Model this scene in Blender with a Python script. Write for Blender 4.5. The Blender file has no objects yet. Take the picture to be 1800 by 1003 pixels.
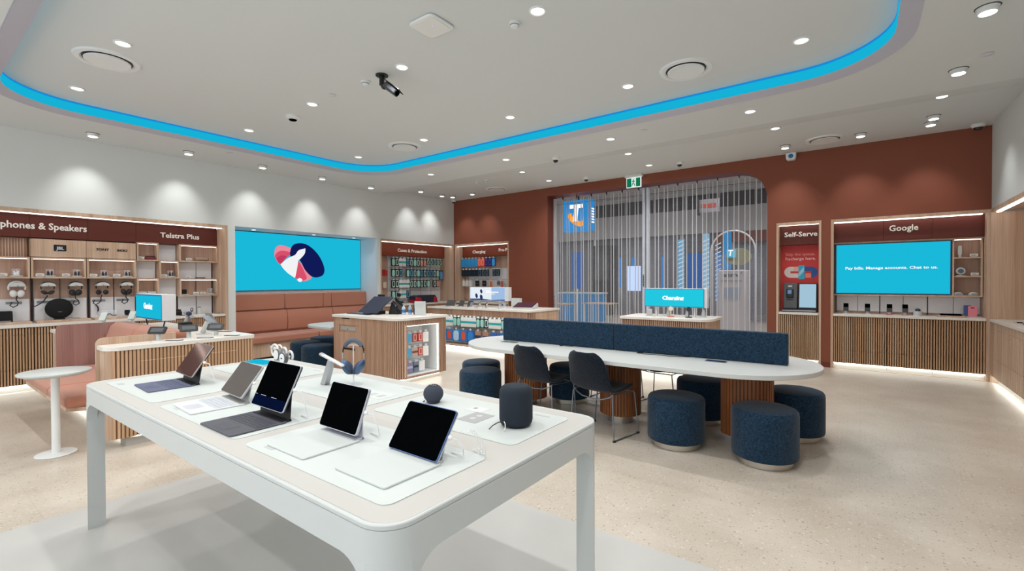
import bpy, bmesh, math, random
from mathutils import Matrix, Vector
random.seed(7)
PI = math.pi
SC = bpy.context.scene
COL = SC.collection

# ------------------------------------------------------------------ camera, world, exposure
cam_d = bpy.data.cameras.new('camera')
cam_d.sensor_width = 36.0
cam_d.lens = 824.06 / 1800 * 36.0
cam_d.clip_end = 200
cam = bpy.data.objects.new('camera', cam_d)
COL.objects.link(cam)
_yaw, _pit, _rol = math.radians(36.591), math.radians(0.6147), math.radians(-0.202)
_f = Vector((-math.sin(_yaw), math.cos(_yaw), 0)); _r = Vector((math.cos(_yaw), math.sin(_yaw), 0)); _u = Vector((0, 0, 1))
_f2 = math.cos(_pit)*_f - math.sin(_pit)*_u; _u2 = math.cos(_pit)*_u + math.sin(_pit)*_f
_r3 = math.cos(_rol)*_r + math.sin(_rol)*_u2; _u3 = -math.sin(_rol)*_r + math.cos(_rol)*_u2
cam.matrix_world = Matrix(((_r3.x, _u3.x, -_f2.x, 0), (_r3.y, _u3.y, -_f2.y, 0), (_r3.z, _u3.z, -_f2.z, 1.5), (0, 0, 0, 1)))
SC.camera = cam
SC.view_settings.view_transform = 'Standard'
SC.view_settings.look = 'None'
SC.view_settings.exposure = 0.0
SC.view_settings.gamma = 1.0
SC.view_settings.use_curve_mapping = False
w = bpy.data.worlds.new('world'); SC.world = w; w.use_nodes = True
w.node_tree.nodes['Background'].inputs[0].default_value = (0.95, 0.98, 1.0, 1)
w.node_tree.nodes['Background'].inputs[1].default_value = 1.45  # uniform fill added through the open end, for the unseen shop lighting
SC.cycles.max_bounces = 6
SC.cycles.diffuse_bounces = 4
SC.cycles.transparent_max_bounces = 24
SC.cycles.use_light_tree = True
SC.cycles.sample_clamp_indirect = 4.0
SC.cycles.caustics_reflective = False
SC.cycles.caustics_refractive = False
P_DOWN = 66.0      # watts of a recessed downlight
P_WASH = 32.0      # watts of a wall washer
E_LED = 4.0        # strength of the white LED strips

# ------------------------------------------------------------------ materials
def lin(c):
    if isinstance(c, str):
        c = [int(c[i:i+2], 16)/255 for i in (0, 2, 4)]
        c = [x/12.92 if x <= 0.04045 else ((x+0.055)/1.055)**2.4 for x in c]
    return (c[0], c[1], c[2], 1.0)
def nt(m):
    m.use_nodes = True
    return m.node_tree, m.node_tree.nodes['Principled BSDF']
MATS = {}
def mat(name, col, rough=0.5, metal=0.0, spec=0.5, bump=0.0, bscale=200.0, var=0.0, sheen=0.0, trans=0.0, alpha=1.0):
    if name in MATS: return MATS[name]
    m = bpy.data.materials.new(name); t, b = nt(m); N, L = t.nodes, t.links
    c = lin(col)
    b.inputs['Base Color'].default_value = c
    b.inputs['Roughness'].default_value = rough
    b.inputs['Metallic'].default_value = metal
    b.inputs['Specular IOR Level'].default_value = spec
    if sheen: b.inputs['Sheen Weight'].default_value = sheen
    if trans: b.inputs['Transmission Weight'].default_value = trans
    if alpha < 1: b.inputs['Alpha'].default_value = alpha
    if bump or var:
        tc = N.new('ShaderNodeTexCoord'); no = N.new('ShaderNodeTexNoise')
        no.inputs['Scale'].default_value = bscale; no.inputs['Detail'].default_value = 3
        L.new(tc.outputs['Object'], no.inputs['Vector'])
        if var:
            mx = N.new('ShaderNodeMix'); mx.data_type = 'RGBA'
            mx.inputs['A'].default_value = tuple(x*(1-var) for x in c[:3])+(1,)
            mx.inputs['B'].default_value = tuple(min(1, x*(1+var)) for x in c[:3])+(1,)
            rp = N.new('ShaderNodeMapRange'); rp.inputs[1].default_value = .3; rp.inputs[2].default_value = .7
            L.new(no.outputs['Fac'], rp.inputs[0]); L.new(rp.outputs[0], mx.inputs['Factor'])
            L.new(mx.outputs['Result'], b.inputs['Base Color'])
        if bump:
            bu = N.new('ShaderNodeBump'); bu.inputs['Strength'].default_value = bump; bu.inputs['Distance'].default_value = 0.002
            L.new(no.outputs['Fac'], bu.inputs['Height']); L.new(bu.outputs['Normal'], b.inputs['Normal'])
    MATS[name] = m
    return m
def emit(name, col, strength=1.0):
    if name in MATS: return MATS[name]
    m = bpy.data.materials.new(name); m.use_nodes = True; t = m.node_tree
    for n in list(t.nodes): t.nodes.remove(n)
    e = t.nodes.new('ShaderNodeEmission'); o = t.nodes.new('ShaderNodeOutputMaterial')
    e.inputs[0].default_value = lin(col); e.inputs[1].default_value = strength
    t.links.new(e.outputs[0], o.inputs[0]); MATS[name] = m
    return m
def wood(name, c1, c2, rough=0.5, scale=1.0):
    """vertical-grained veneer: colour planks plus a fine grain stretched along Z"""
    if name in MATS: return MATS[name]
    m = bpy.data.materials.new(name); t, b = nt(m); N, L = t.nodes, t.links
    tc = N.new('ShaderNodeTexCoord'); geo = N.new('ShaderNodeNewGeometry')
    mp = N.new('ShaderNodeMapping'); mp.inputs['Scale'].default_value = (9*scale, 9*scale, 0.35*scale)
    no = N.new('ShaderNodeTexNoise'); no.inputs['Scale'].default_value = 1.0; no.inputs['Detail'].default_value = 2
    mp2 = N.new('ShaderNodeMapping'); mp2.inputs['Scale'].default_value = (90*scale, 90*scale, 2.2*scale)
    n2 = N.new('ShaderNodeTexNoise'); n2.inputs['Scale'].default_value = 1.0; n2.inputs['Detail'].default_value = 4
    L.new(geo.outputs['Position'], mp.inputs[0]); L.new(mp.outputs[0], no.inputs['Vector'])
    L.new(geo.outputs['Position'], mp2.inputs[0]); L.new(mp2.outputs[0], n2.inputs['Vector'])
    ad = N.new('ShaderNodeMath'); ad.operation = 'MULTIPLY_ADD'; ad.inputs[1].default_value = 0.45
    L.new(n2.outputs['Fac'], ad.inputs[0])
    mu = N.new('ShaderNodeMath'); mu.operation = 'MULTIPLY'; mu.inputs[1].default_value = 0.7
    L.new(no.outputs['Fac'], mu.inputs[0]); L.new(mu.outputs[0], ad.inputs[2])
    rp = N.new('ShaderNodeMapRange'); rp.inputs[1].default_value = .38; rp.inputs[2].default_value = .78
    L.new(ad.outputs[0], rp.inputs[0])
    mx = N.new('ShaderNodeMix'); mx.data_type = 'RGBA'
    mx.inputs['A'].default_value = lin(c1); mx.inputs['B'].default_value = lin(c2)
    L.new(rp.outputs[0], mx.inputs['Factor']); L.new(mx.outputs['Result'], b.inputs['Base Color'])
    b.inputs['Roughness'].default_value = rough; b.inputs['Specular IOR Level'].default_value = 0.3
    MATS[name] = m
    return m
def terrazzo():
    m = bpy.data.materials.new('terrazzo'); t, b = nt(m); N, L = t.nodes, t.links
    geo = N.new('ShaderNodeNewGeometry')
    base = N.new('ShaderNodeTexNoise'); base.inputs['Scale'].default_value = 1.6; base.inputs['Detail'].default_value = 4
    L.new(geo.outputs['Position'], base.inputs['Vector'])
    mx = N.new('ShaderNodeMix'); mx.data_type = 'RGBA'
    mx.inputs['A'].default_value = lin('bbb0a2'); mx.inputs['B'].default_value = lin('ccc3b6')
    r0 = N.new('ShaderNodeMapRange'); r0.inputs[1].default_value = .35; r0.inputs[2].default_value = .65
    L.new(base.outputs['Fac'], r0.inputs[0]); L.new(r0.outputs[0], mx.inputs['Factor'])
    cur = mx.outputs['Result']
    for sc, thr, col, seed in ((22, .11, 'a48878', 3.1), (34, .13, '8c8377', 9.7), (28, .16, 'd2cbc2', 17.3), (70, .15, '998a7e', 5.5), (80, .2, 'd0c7bb', 2.2)):
        ad = N.new('ShaderNodeVectorMath'); ad.operation = 'ADD'; ad.inputs[1].default_value = (seed, seed*2, 0)
        L.new(geo.outputs['Position'], ad.inputs[0])
        vo = N.new('ShaderNodeTexVoronoi'); vo.inputs['Scale'].default_value = sc
        L.new(ad.outputs[0], vo.inputs['Vector'])
        # a chip: the core of a randomly chosen cell
        sp = N.new('ShaderNodeSeparateColor'); L.new(vo.outputs['Color'], sp.inputs[0])
        pick = N.new('ShaderNodeMath'); pick.operation = 'LESS_THAN'; pick.inputs[1].default_value = .4
        L.new(sp.outputs[0], pick.inputs[0])
        d = N.new('ShaderNodeMapRange'); d.inputs[1].default_value = thr*1.7; d.inputs[2].default_value = thr*1.2
        L.new(vo.outputs['Distance'], d.inputs[0])
        mm = N.new('ShaderNodeMath'); mm.operation = 'MULTIPLY'; L.new(pick.outputs[0], mm.inputs[0]); L.new(d.outputs[0], mm.inputs[1])
        m3 = N.new('ShaderNodeMath'); m3.operation = 'MULTIPLY'; m3.inputs[1].default_value = .8; L.new(mm.outputs[0], m3.inputs[0])
        x = N.new('ShaderNodeMix'); x.data_type = 'RGBA'; x.inputs['B'].default_value = lin(col)
        L.new(m3.outputs[0], x.inputs['Factor']); L.new(cur, x.inputs['A']); cur = x.outputs['Result']
    # tile joints, 1.2 m by 0.6 m
    br = N.new('ShaderNodeTexBrick'); br.offset = 0.5
    br.inputs['Scale'].default_value = 1.0; br.inputs['Mortar Size'].default_value = 0.0025
    br.inputs['Brick Width'].default_value = 1.2; br.inputs['Row Height'].default_value = 0.6
    L.new(geo.outputs['Position'], br.inputs['Vector'])
    x = N.new('ShaderNodeMix'); x.data_type = 'RGBA'; x.inputs['B'].default_value = lin('a3968a')
    f = N.new('ShaderNodeMath'); f.operation = 'MULTIPLY'; f.inputs[1].default_value = .25
    L.new(br.outputs['Fac'], f.inputs[0]); L.new(f.outputs[0], x.inputs['Factor']); L.new(cur, x.inputs['A'])
    L.new(x.outputs['Result'], b.inputs['Base Color'])
    b.inputs['Roughness'].default_value = 0.33; b.inputs['Specular IOR Level'].default_value = 0.4
    return m
WHITE = mat('white_paint', 'd9dddc', .8, spec=.2)
CEIL = mat('ceiling_white', 'd4d8d8', .9, spec=.1)
RED = mat('terracotta_paint', '864d3b', .62, spec=.25)
REDH = mat('header_maroon', '5e2c25', .55, spec=.3)
OAK = wood('oak_veneer', 'b39278', 'd6bda8')
OAKP = wood('oak_back_panel', 'ae8c7b', 'cfb3a3')
SLAT = wood('oak_slats', 'ab8564', 'cfab8b')
SLATI = wood('island_slats', 'a07c66', 'c4a38c')
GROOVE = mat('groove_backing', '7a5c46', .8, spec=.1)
WALN = wood('walnut_slats', '7c4a2e', 'a4673f')
PLUM = wood('plum_panel', '8f6a62', 'ad8880')
STONE = mat('stone_white', 'e6e1da', .3, var=.03, bscale=30)
LAM = mat('white_laminate', 'c5c9c8', .35)
WPANEL = mat('white_wall_panel', 'e6e7ec', .6)
METW = mat('white_powder_coat', 'e3e6e6', .4)
BEIGE = mat('beige_solid_top', 'bfbdb8', .45)
PADM = mat('display_mat_white', 'cbd1cf', .4)
NAVY = mat('navy_felt', '1d3347', .95, spec=.1, bump=1.0, bscale=75, var=.5, sheen=.15)
NAVYC = mat('charcoal_felt', '181f2a', .95, spec=.1, bump=.9, bscale=80, var=.5, sheen=.15)
ORANGE = mat('coral_fabric', 'b37a65', .9, spec=.12, bump=.4, bscale=300, var=.07, sheen=.3)
STEEL = mat('brushed_steel', 'c9c4bb', .3, 1.0)
CHROME = mat('grey_steel_tube', '7c8794', .3, .8)
BLACK = mat('black_plastic', '101114', .4)
BLACKG = mat('black_glass', '040506', .5, spec=.0)
DGREY = mat('dark_grey_plastic', '3b3d41', .45)
MGREY = mat('mid_grey', '8b8d90', .5)
ALU = mat('aluminium', 'b9babd', .35, .9)
SPEAK = mat('midnight_mesh', '1b2531', .9, bump=.5, bscale=500)
SPEAKB = mat('black_mesh', '0d0f12', .9, bump=.5, bscale=500)
CLEAR = mat('clear_acrylic', 'f2f5fa', .05, alpha=.22, spec=.6)
CABLE = mat('white_cable', 'e8e9ea', .5)
LED = emit('led_white', 'fff6ec', E_LED)
LEDK = emit('led_kick', 'f6fbf4', 9)
LENS = emit('lamp_lens', 'fffaf0', 2.4)
LENSB = emit('lamp_lens_surface', 'fffdf6', 7.0)
CYAN = emit('screen_cyan', '1ab8d9', 1.0)
CYANL = emit('screen_cyan_light', '23c8e0', 1.0)
SCRW = emit('screen_white', 'ffffff', 1.0)
TXTW = mat('lettering_white', 'f2f2ee', .5)

# ------------------------------------------------------------------ mesh builder
class MB:
    def __init__(self, T=None): self.v = []; self.f = []; self.T = T or Matrix(); self.groove = set()
    def add(self, vs, fs):
        o = len(self.v)
        self.v += [tuple(self.T @ Vector(p)) for p in vs]
        self.f += [tuple(i+o for i in f) for f in fs]
        return self
    def box(self, x0, x1, y0, y1, z0, z1):
        if x0 > x1: x0, x1 = x1, x0
        if y0 > y1: y0, y1 = y1, y0
        if z0 > z1: z0, z1 = z1, z0
        return self.add([(x0,y0,z0),(x1,y0,z0),(x1,y1,z0),(x0,y1,z0),(x0,y0,z1),(x1,y0,z1),(x1,y1,z1),(x0,y1,z1)],
                        [(0,3,2,1),(4,5,6,7),(0,1,5,4),(1,2,6,5),(2,3,7,6),(3,0,4,7)])
    def prism(self, poly, z0, z1, axis='z'):
        n = len(poly)
        if axis == 'z': A = [(x, y, z0) for x, y in poly]; B = [(x, y, z1) for x, y in poly]
        elif axis == 'x': A = [(z0, x, y) for x, y in poly]; B = [(z1, x, y) for x, y in poly]
        else: A = [(x, z0, y) for x, y in poly]; B = [(x, z1, y) for x, y in poly]
        s = sum(poly[i][0]*poly[(i+1)%n][1]-poly[(i+1)%n][0]*poly[i][1] for i in range(n))
        if axis == 'y': s = -s
        if z1 < z0: s = -s
        if s < 0: A.reverse(); B.reverse()
        fs = [tuple(range(n-1, -1, -1)), tuple(range(n, 2*n))] + [(i, (i+1)%n, n+(i+1)%n, n+i) for i in range(n)]
        return self.add(A+B, fs)
    def lathe(self, prof, c=(0, 0, 0), n=32, axis='z'):
        vs = []; fs = []
        for r, z in prof:
            for k in range(n):
                a = 2*PI*k/n
                p = (r*math.cos(a), r*math.sin(a), z)
                if axis == 'x': p = (p[2], p[0], p[1])
                if axis == 'y': p = (p[0], -p[2], p[1])
                vs.append((c[0]+p[0], c[1]+p[1], c[2]+p[2]))
        for j in range(len(prof)-1):
            for k in range(n):
                k2 = (k+1) % n
                fs.append((j*n+k, j*n+k2, (j+1)*n+k2, (j+1)*n+k))
        fs.append(tuple(range(n-1, -1, -1))); fs.append(tuple((len(prof)-1)*n+k for k in range(n)))
        return self.add(vs, fs)
    def cyl(self, c, r, z0, z1, n=28, r2=None): return self.lathe([(r, z0), (r if r2 is None else r2, z1)], (c[0], c[1], 0), n)
    def tube(self, path, r=0.01, n=8, closed=False):
        P = [Vector(p) for p in path]; vs = []; fs = []; m = len(P); prev = None
        for i in range(m):
            if closed: d = P[(i+1) % m]-P[i-1]
            else: d = P[min(i+1, m-1)]-P[max(i-1, 0)]
            d.normalize()
            if prev is None:
                a = Vector((0, 0, 1)) if abs(d.z) < .9 else Vector((1, 0, 0)); u = d.cross(a).normalized()
            else:
                u = prev-d*prev.dot(d)
                u = u.normalized() if u.length > 1e-6 else d.orthogonal().normalized()
            prev = u; v = d.cross(u)
            for k in range(n):
                a = 2*PI*k/n; q = P[i]+r*(math.cos(a)*u+math.sin(a)*v); vs.append(tuple(q))
        R_ = m if closed else m-1
        for i in range(R_):
            j = (i+1) % m
            for k in range(n):
                k2 = (k+1) % n; fs.append((i*n+k, i*n+k2, j*n+k2, j*n+k))
        if not closed: fs.append(tuple(range(n-1, -1, -1))); fs.append(tuple((m-1)*n+k for k in range(n)))
        return self.add(vs, fs)
    def ellipsoid(self, c, rx, ry, rz, n=24, m=12):
        prof = [(math.sin(PI*(j+.0)/m), -math.cos(PI*(j+.0)/m)) for j in range(m+1)]
        prof[0] = (.02, prof[0][1]); prof[-1] = (.02, prof[-1][1])
        t = MB().lathe(prof, n=n)
        return self.add([(c[0]+x*rx, c[1]+y*ry, c[2]+z*rz) for x, y, z in t.v], t.f)
    def flutes(self, path, z0, z1, pitch=.026, depth=.008, side=1, duty=.7, back=.0):
        """fluted skin: ridges along a plan path; outward = side * left normal"""
        pts = [Vector((p[0], p[1])) for p in path]
        seg = [(pts[i+1]-pts[i]).length for i in range(len(pts)-1)]; tot = sum(seg)
        n = max(1, round(tot/pitch)); p = tot/n
        def at(s):
            s = min(max(s, 0), tot); i = 0
            while i < len(seg)-1 and s > seg[i]: s -= seg[i]; i += 1
            d = (pts[i+1]-pts[i]).normalized()
            return pts[i]+d*s, Vector((-d.y, d.x))*side
        out = []
        for k in range(n):
            for s, d in ((0, 0), ((1-duty)*.5, 0), ((1-duty)*.5+.06, depth), (1-(1-duty)*.5-.06, depth), (1-(1-duty)*.5, 0)):
                q, nn = at((k+s)*p); out.append(q+nn*d)
        q, nn = at(tot); out.append(q)
        vs = [(q.x, q.y, z0) for q in out]+[(q.x, q.y, z1) for q in out]; m = len(out)
        fs = [(i, i+1, m+i+1, m+i) if side < 0 else (i+1, i, m+i, m+i+1) for i in range(m-1)]
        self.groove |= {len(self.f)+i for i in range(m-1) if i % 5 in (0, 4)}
        return self.add(vs, fs)
    def build(self, name, m, parent=None, smooth=.6, bevel=0, seg=2, rel=True):
        me = bpy.data.meshes.new(name)
        vs = self.v
        if parent is None:
            xs = [v[0] for v in vs]; ys = [v[1] for v in vs]; zs = [v[2] for v in vs]
            o = ((min(xs)+max(xs))/2, (min(ys)+max(ys))/2, min(zs))
        elif rel and parent.get('_w'):
            o = tuple(parent['_w'])
        else: o = (0, 0, 0)
        me.from_pydata([(a-o[0], b-o[1], c-o[2]) for a, b, c in vs], [], self.f)
        me.materials.append(m)
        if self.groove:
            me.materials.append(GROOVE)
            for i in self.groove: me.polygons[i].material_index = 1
        if smooth: me.shade_smooth(); me.set_sharp_from_angle(angle=smooth)
        ob = bpy.data.objects.new(name, me); COL.objects.link(ob)
        if parent is None: ob.location = o
        else:
            ob.parent = parent
            if parent.get('_w'): ob['_w'] = parent['_w']
        if bevel:
            b = ob.modifiers.new('Bevel', 'BEVEL'); b.width = bevel; b.segments = seg; b.limit_method = 'ANGLE'; b.angle_limit = .7
            b.harden_normals = False
        return ob
def tag(o, label, cat, group=None, kind=None):
    o['label'] = label; o['category'] = cat
    if group: o['group'] = group
    if kind: o['kind'] = kind
    return o
def struct(o): o['kind'] = 'structure'; return o
def thing(name, label, cat, loc=(0, 0, 0), rotz=0, group=None, world=False):
    """world=True: the parts are given in world coordinates"""
    o = bpy.data.objects.new(name, None); COL.objects.link(o); o.empty_display_size = .1
    o.location = loc; o.rotation_euler = (0, 0, rotz)
    if world: o['_w'] = [float(x) for x in loc]
    return tag(o, label, cat, group)
def kids(o): return [c for c in bpy.data.objects if c.parent == o]
def dup(root, loc, rotz=0, label=None, group=None, cat=None, mats=None):
    def cp(o, par):
        c = o.copy(); COL.objects.link(c); c.parent = par
        if mats and o.type == 'MESH' and o.name.split('.')[0] in mats:
            c.data = o.data.copy(); c.data.materials[0] = mats[o.name.split('.')[0]]
        for k in KIDS.get(o.name, None) or kids(o): cp(k, c)
        return c
    r = cp(root, None); r.location = loc; r.rotation_euler = (0, 0, rotz)
    if label: r['label'] = label
    if group: r['group'] = group
    return r
KIDS = {}
def lens_light(name, par, loc, rot, power, spot=1.9, blend=.7, r=.06, col=(1, .985, .96)):
    l = bpy.data.lights.new(name, 'SPOT'); l.energy = power; l.spot_size = spot; l.spot_blend = blend; l.shadow_soft_size = r; l.color = col
    o = bpy.data.objects.new(name, l); COL.objects.link(o); o.parent = par; o.location = loc; o.rotation_euler = rot
    return o
def rrect(x0, x1, y0, y1, r, n=6):
    out = []
    for cx, cy, a0 in ((x1-r, y0+r, -PI/2), (x1-r, y1-r, 0), (x0+r, y1-r, PI/2), (x0+r, y0+r, PI)):
        for k in range(n+1):
            a = a0+PI/2*k/n; out.append((cx+r*math.cos(a), cy+r*math.sin(a)))
    return out
def holed(outer, holes, T, thick):
    """flat plate with holes; poly coords (u, v), T maps (u, v, w) to world, w in 0..thick"""
    bm = bmesh.new()
    loops = [outer]+holes; edges = []
    for L_ in loops:
        vs = [bm.verts.new((u, v, 0)) for u, v in L_]
        edges += [bm.edges.new((vs[i], vs[(i+1) % len(vs)])) for i in range(len(vs))]
    bmesh.ops.triangle_fill(bm, edges=edges, use_beauty=True, use_dissolve=False)
    vs = [tuple(v.co) for v in bm.verts]; fs = [tuple(v.index for v in f.verts) for f in bm.faces] if bm.verts.ensure_lookup_table() is None else []
    bm.verts.index_update()
    fs = [tuple(v.index for v in f.verts) for f in bm.faces]
    bm.free()
    n = len(vs)
    m = MB(T)
    allv = vs+[(a, b, thick) for a, b, _ in vs]
    allf = [tuple(reversed(f)) for f in fs]+[tuple(i+n for i in f) for f in fs]
    o = 0
    for L_ in loops:
        k = len(L_)
        for i in range(k): allf.append((o+i, o+(i+1) % k, n+o+(i+1) % k, n+o+i))
        o += k
    m.add(allv, allf)
    return m
def recalc(o):
    bm = bmesh.new(); bm.from_mesh(o.data); bmesh.ops.recalc_face_normals(bm, faces=bm.faces); bm.to_mesh(o.data); bm.free(); return o
TY = Matrix(((1, 0, 0, 0), (0, 0, 1, 0), (0, 1, 0, 0), (0, 0, 0, 1)))      # (u,v,w)->(x=u, y=w, z=v)
TX = Matrix(((0, 0, 1, 0), (1, 0, 0, 0), (0, 1, 0, 0), (0, 0, 0, 1)))      # (u,v,w)->(x=w, y=u, z=v)
def text(s, pos, face, width=None, height=.1, m=None, parent=None, name='lettering', bold=.01, depth=.004, align='LEFT', spacing=1.0):
    """face: '+x' reads along +y on a wall facing +x; '-y' reads along +x on a wall facing -y; 'up' lies flat"""
    c = bpy.data.curves.new('t', 'FONT'); c.body = s; c.size = 1; c.offset = bold; c.extrude = 0; c.space_character = spacing; c.resolution_u = 2
    o = bpy.data.objects.new('t', c); COL.objects.link(o)
    bpy.context.view_layer.update()
    dg = bpy.context.evaluated_depsgraph_get(); me = bpy.data.meshes.new_from_object(o.evaluated_get(dg))
    bpy.data.objects.remove(o); bpy.data.curves.remove(c)
    xs = [v.co.x for v in me.vertices]; ys = [v.co.y for v in me.vertices]
    if not xs: return None
    x0, x1 = min(xs), max(xs); h = height/.73; wx = (width/(x1-x0)) if width else h
    mb = MB()
    R_ = {'+x': Matrix(((0, 0, 1, 0), (1, 0, 0, 0), (0, 1, 0, 0), (0, 0, 0, 1))), '-y': Matrix(((1, 0, 0, 0), (0, 0, -1, 0), (0, 1, 0, 0), (0, 0, 0, 1))), 'up': Matrix()}[face]
    mb.T = Matrix.Translation(pos) @ R_
    off = {'LEFT': 0, 'CENTER': -.5*(x1-x0)*wx, 'RIGHT': -(x1-x0)*wx}[align]
    n = len(me.vertices)
    vs = [((v.co.x-x0)*wx+off, v.co.y*h, depth) for v in me.vertices]
    fs = [tuple(p.vertices) for p in me.polygons]
    # side walls from boundary edges
    cnt = {}
    for f in fs:
        for i in range(len(f)):
            a, b = f[i], f[(i+1) % len(f)]; cnt[(a, b)] = cnt.get((a, b), 0)+1
    vb = [(x, y, 0) for x, y, _ in vs]
    side = [(b, a, a+n, b+n) for (a, b) in cnt if (b, a) not in cnt]
    mb.add(vs+vb, fs+side); bpy.data.meshes.remove(me)
    return mb.build(name, m or TXTW, parent, smooth=0)
def arc(cx, cy, r, a0, a1, n=10): return [(cx+r*math.cos(a0+(a1-a0)*k/n), cy+r*math.sin(a0+(a1-a0)*k/n)) for k in range(n+1)]

# ------------------------------------------------------------------ room shell
XL, XR, YB, YF = -9.17, 1.53, 9.62, -2.4      # left wall, right wall, back (terracotta) wall, open end of the modelled shop behind the camera
ZL, ZH, ZT = 3.583, 3.725, 3.74               # ceiling over the room, ceiling near the back wall, tray ceiling
struct(MB().box(-10.2, 2.4, YF-.1, 10.02, -.1, 0).build('floor', terrazzo(), smooth=0))
inset = MB().box(-4.12, 2.0, YF+.02, 2.55, 0.0005, .004).build('floor_inset', mat('pale_vinyl', 'bcbcb9', .35, var=.03, bscale=3), smooth=0)
struct(inset)
tray = rrect(-7.86, .24, .755, 5.88, .78, 12); lipo = rrect(-8.0, .38, .61, 6.03, .92, 12)
c = holed([(-10.2, YF-.1), (2.4, YF-.1), (2.4, 7.07), (-10.2, 7.07)], [lipo], Matrix.Translation((0, 0, ZL)), .06)
struct(recalc(c.build('ceiling', CEIL, smooth=0)))
struct(MB().box(-10.2, 2.4, 7.82, 9.75, ZH, ZH+.1).build('ceiling_rear', CEIL, smooth=0))
struct(MB().prism([(7.07, ZL), (7.82, ZH), (7.82, ZH+.1), (7.07, ZH+.1)], -10.2, 2.4, 'x').build('ceiling_slope', CEIL, smooth=0))
struct(MB().prism(rrect(-8.2, .6, .35, 6.2, .9, 12), ZT, ZT+.06).build('ceiling_tray', CEIL, smooth=0))
# lip ring of the tray: a slightly sloped trim between the ceiling edge and the light band
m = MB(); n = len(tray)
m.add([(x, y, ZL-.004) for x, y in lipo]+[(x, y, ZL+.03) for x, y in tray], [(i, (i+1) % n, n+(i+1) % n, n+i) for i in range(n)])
struct(m.build('ceiling_trim', mat('glow_tinted_trim', 'b9b9c6', .6)))  # lilac glow of the cove put into the trim colour
t = thing('cove_light', 'curved cyan light band running around the raised ceiling tray', 'light', (-3.8, 3.3, ZL), world=True)
m = MB(); z1, z2 = ZL+.03, ZT-.022
m.add([(x, y, z1) for x, y in tray]+[(x, y, z2) for x, y in tray], [(i, (i+1) % n, n+(i+1) % n, n+i) for i in range(n)])
m.build('light_band', emit('cove_cyan', '15b1d6', 1.0), t)
m = MB()
m.add([(x, y, z2) for x, y in tray]+[(x, y, ZT) for x, y in tray], [(i, (i+1) % n, n+(i+1) % n, n+i) for i in range(n)])
m.build('light_edge', emit('cove_blue', '1583cc', 1.1), t)

def wall_plate(name, outer, holes, T, m, th=.03): return struct(recalc(holed(outer, holes, T, th).build(name, m, smooth=0)))
# left wall, with the three niches
TL = Matrix.Translation((XL, 0, 0)) @ Matrix(((0, 0, -1, 0), (1, 0, 0, 0), (0, 1, 0, 0), (0, 0, 0, 1)))
wall_plate('wall_left', [(YF, 0), (YB, 0), (YB, 3.8), (YF, 3.8)],
           [[(-.7, .0005), (3.74, .0005), (3.74, 2.51), (-.7, 2.51)], [(3.87, .001), (7.0, .001), (7.0, 2.51), (3.87, 2.51)], [(7.1, .0005), (9.615, .0005), (9.615, 2.51), (7.1, 2.51)]], TL, WHITE)
TB = Matrix.Translation((0, YB, 0)) @ TY
ox0, ox1, oz, orad = -6.07, -1.36, 3.53, .55
hole_open = [(ox0, .0005), (ox1, .0005), (ox1, oz-orad)]+arc(ox1-orad, oz-orad, orad, 0, PI/2, 10)[1:]+[(ox0, oz)]
wall_plate('wall_back', [(XL, 0), (XR, 0), (XR, 3.8), (XL, 3.8)],
           [hole_open, [(-9.13, .0005), (-7.24, .0005), (-7.24, 2.51), (-9.13, 2.51)], [(-1.21, .0005), (-.555+.02, .0005), (-.535, 2.51), (-1.21, 2.51)], [(-.40, .0005), (1.525, .0005), (1.525, 2.51), (-.40, 2.51)]], TB, RED)
TR = Matrix.Translation((XR, 0, 0)) @ TX
wall_plate('wall_right', [(YF, 0), (YB, 0), (YB, 3.8), (YF, 3.8)], [[(1.5, .0005), (9.6, .0005), (9.6, 2.51), (1.5, 2.51)]], TR, WHITE)
struct(MB().box(-.53, -.405, YB-.012, YB-.001, 0, .09).build('baseboard_back', mat('dark_red_skirting', '6b2a1c', .5), smooth=0))
# reveal of the shop opening, 0.4 m deep
m = MB(); P_ = hole_open[1:]+hole_open[:1]
pl = [(ox1, 0)]+[(x, z) for x, z in hole_open[2:]]+[(ox0, 0)]
k = len(pl)
m.add([(x, YB+.031, z) for x, z in pl]+[(x, YB+.42, z) for x, z in pl], [(i, i+1, k+i+1, k+i) for i in range(k-1)])
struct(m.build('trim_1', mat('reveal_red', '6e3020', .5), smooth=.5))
# back of the left bench niche
m = MB(); m.box(-9.86, -9.83, 3.87, 7.0, 0, 2.6); m.box(-9.85, XL-.03, 3.84, 3.87, 0, 2.55); m.box(-9.85, XL-.03, 7.0, 7.03, 0, 2.55); m.box(-9.85, XL-.03, 3.84, 7.03, 2.51, 2.54)
struct(m.build('wall_niche', mat('niche_white', 'dfe0e4', .7, spec=.2), smooth=0))

# ------------------------------------------------------------------ ceiling lights and devices
GRP_D = 'recessed downlights in the ceiling'
def downlight(x, y, z, label):
    t = thing('recessed_downlight', label, 'ceiling light', (x, y, z-.012), group=GRP_D)
    MB().lathe([(.052, .011), (.062, .0), (.07, .003), (.074, .012)], n=24).build('trim_ring', METW, t)
    MB().cyl((0, 0), .052, .004, .010, 20).build('lens', LENS, t)
    lens_light('downlight_beam', t, (0, 0, -.02), (0, 0, 0), P_DOWN, 2.5, .8, .05)
    return t
cols = (-7.28, -5.57, -3.86, -2.16, -.45); cn = ('far left', 'left', 'centre', 'right', 'far right'); rn = ('nearest', 'middle', 'farthest')
for j, y in enumerate((1.38, 3.28, 5.17)):
    for i, x in enumerate(cols):
        if j == 0 and i >= 2: lab = 'white recessed downlight in the ceiling tray outside the photo edge, %s column' % cn[i]
        else: lab = 'white recessed downlight in the ceiling tray, %s row, %s column' % (rn[j], cn[i])
        downlight(x, y, ZT, lab)
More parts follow.
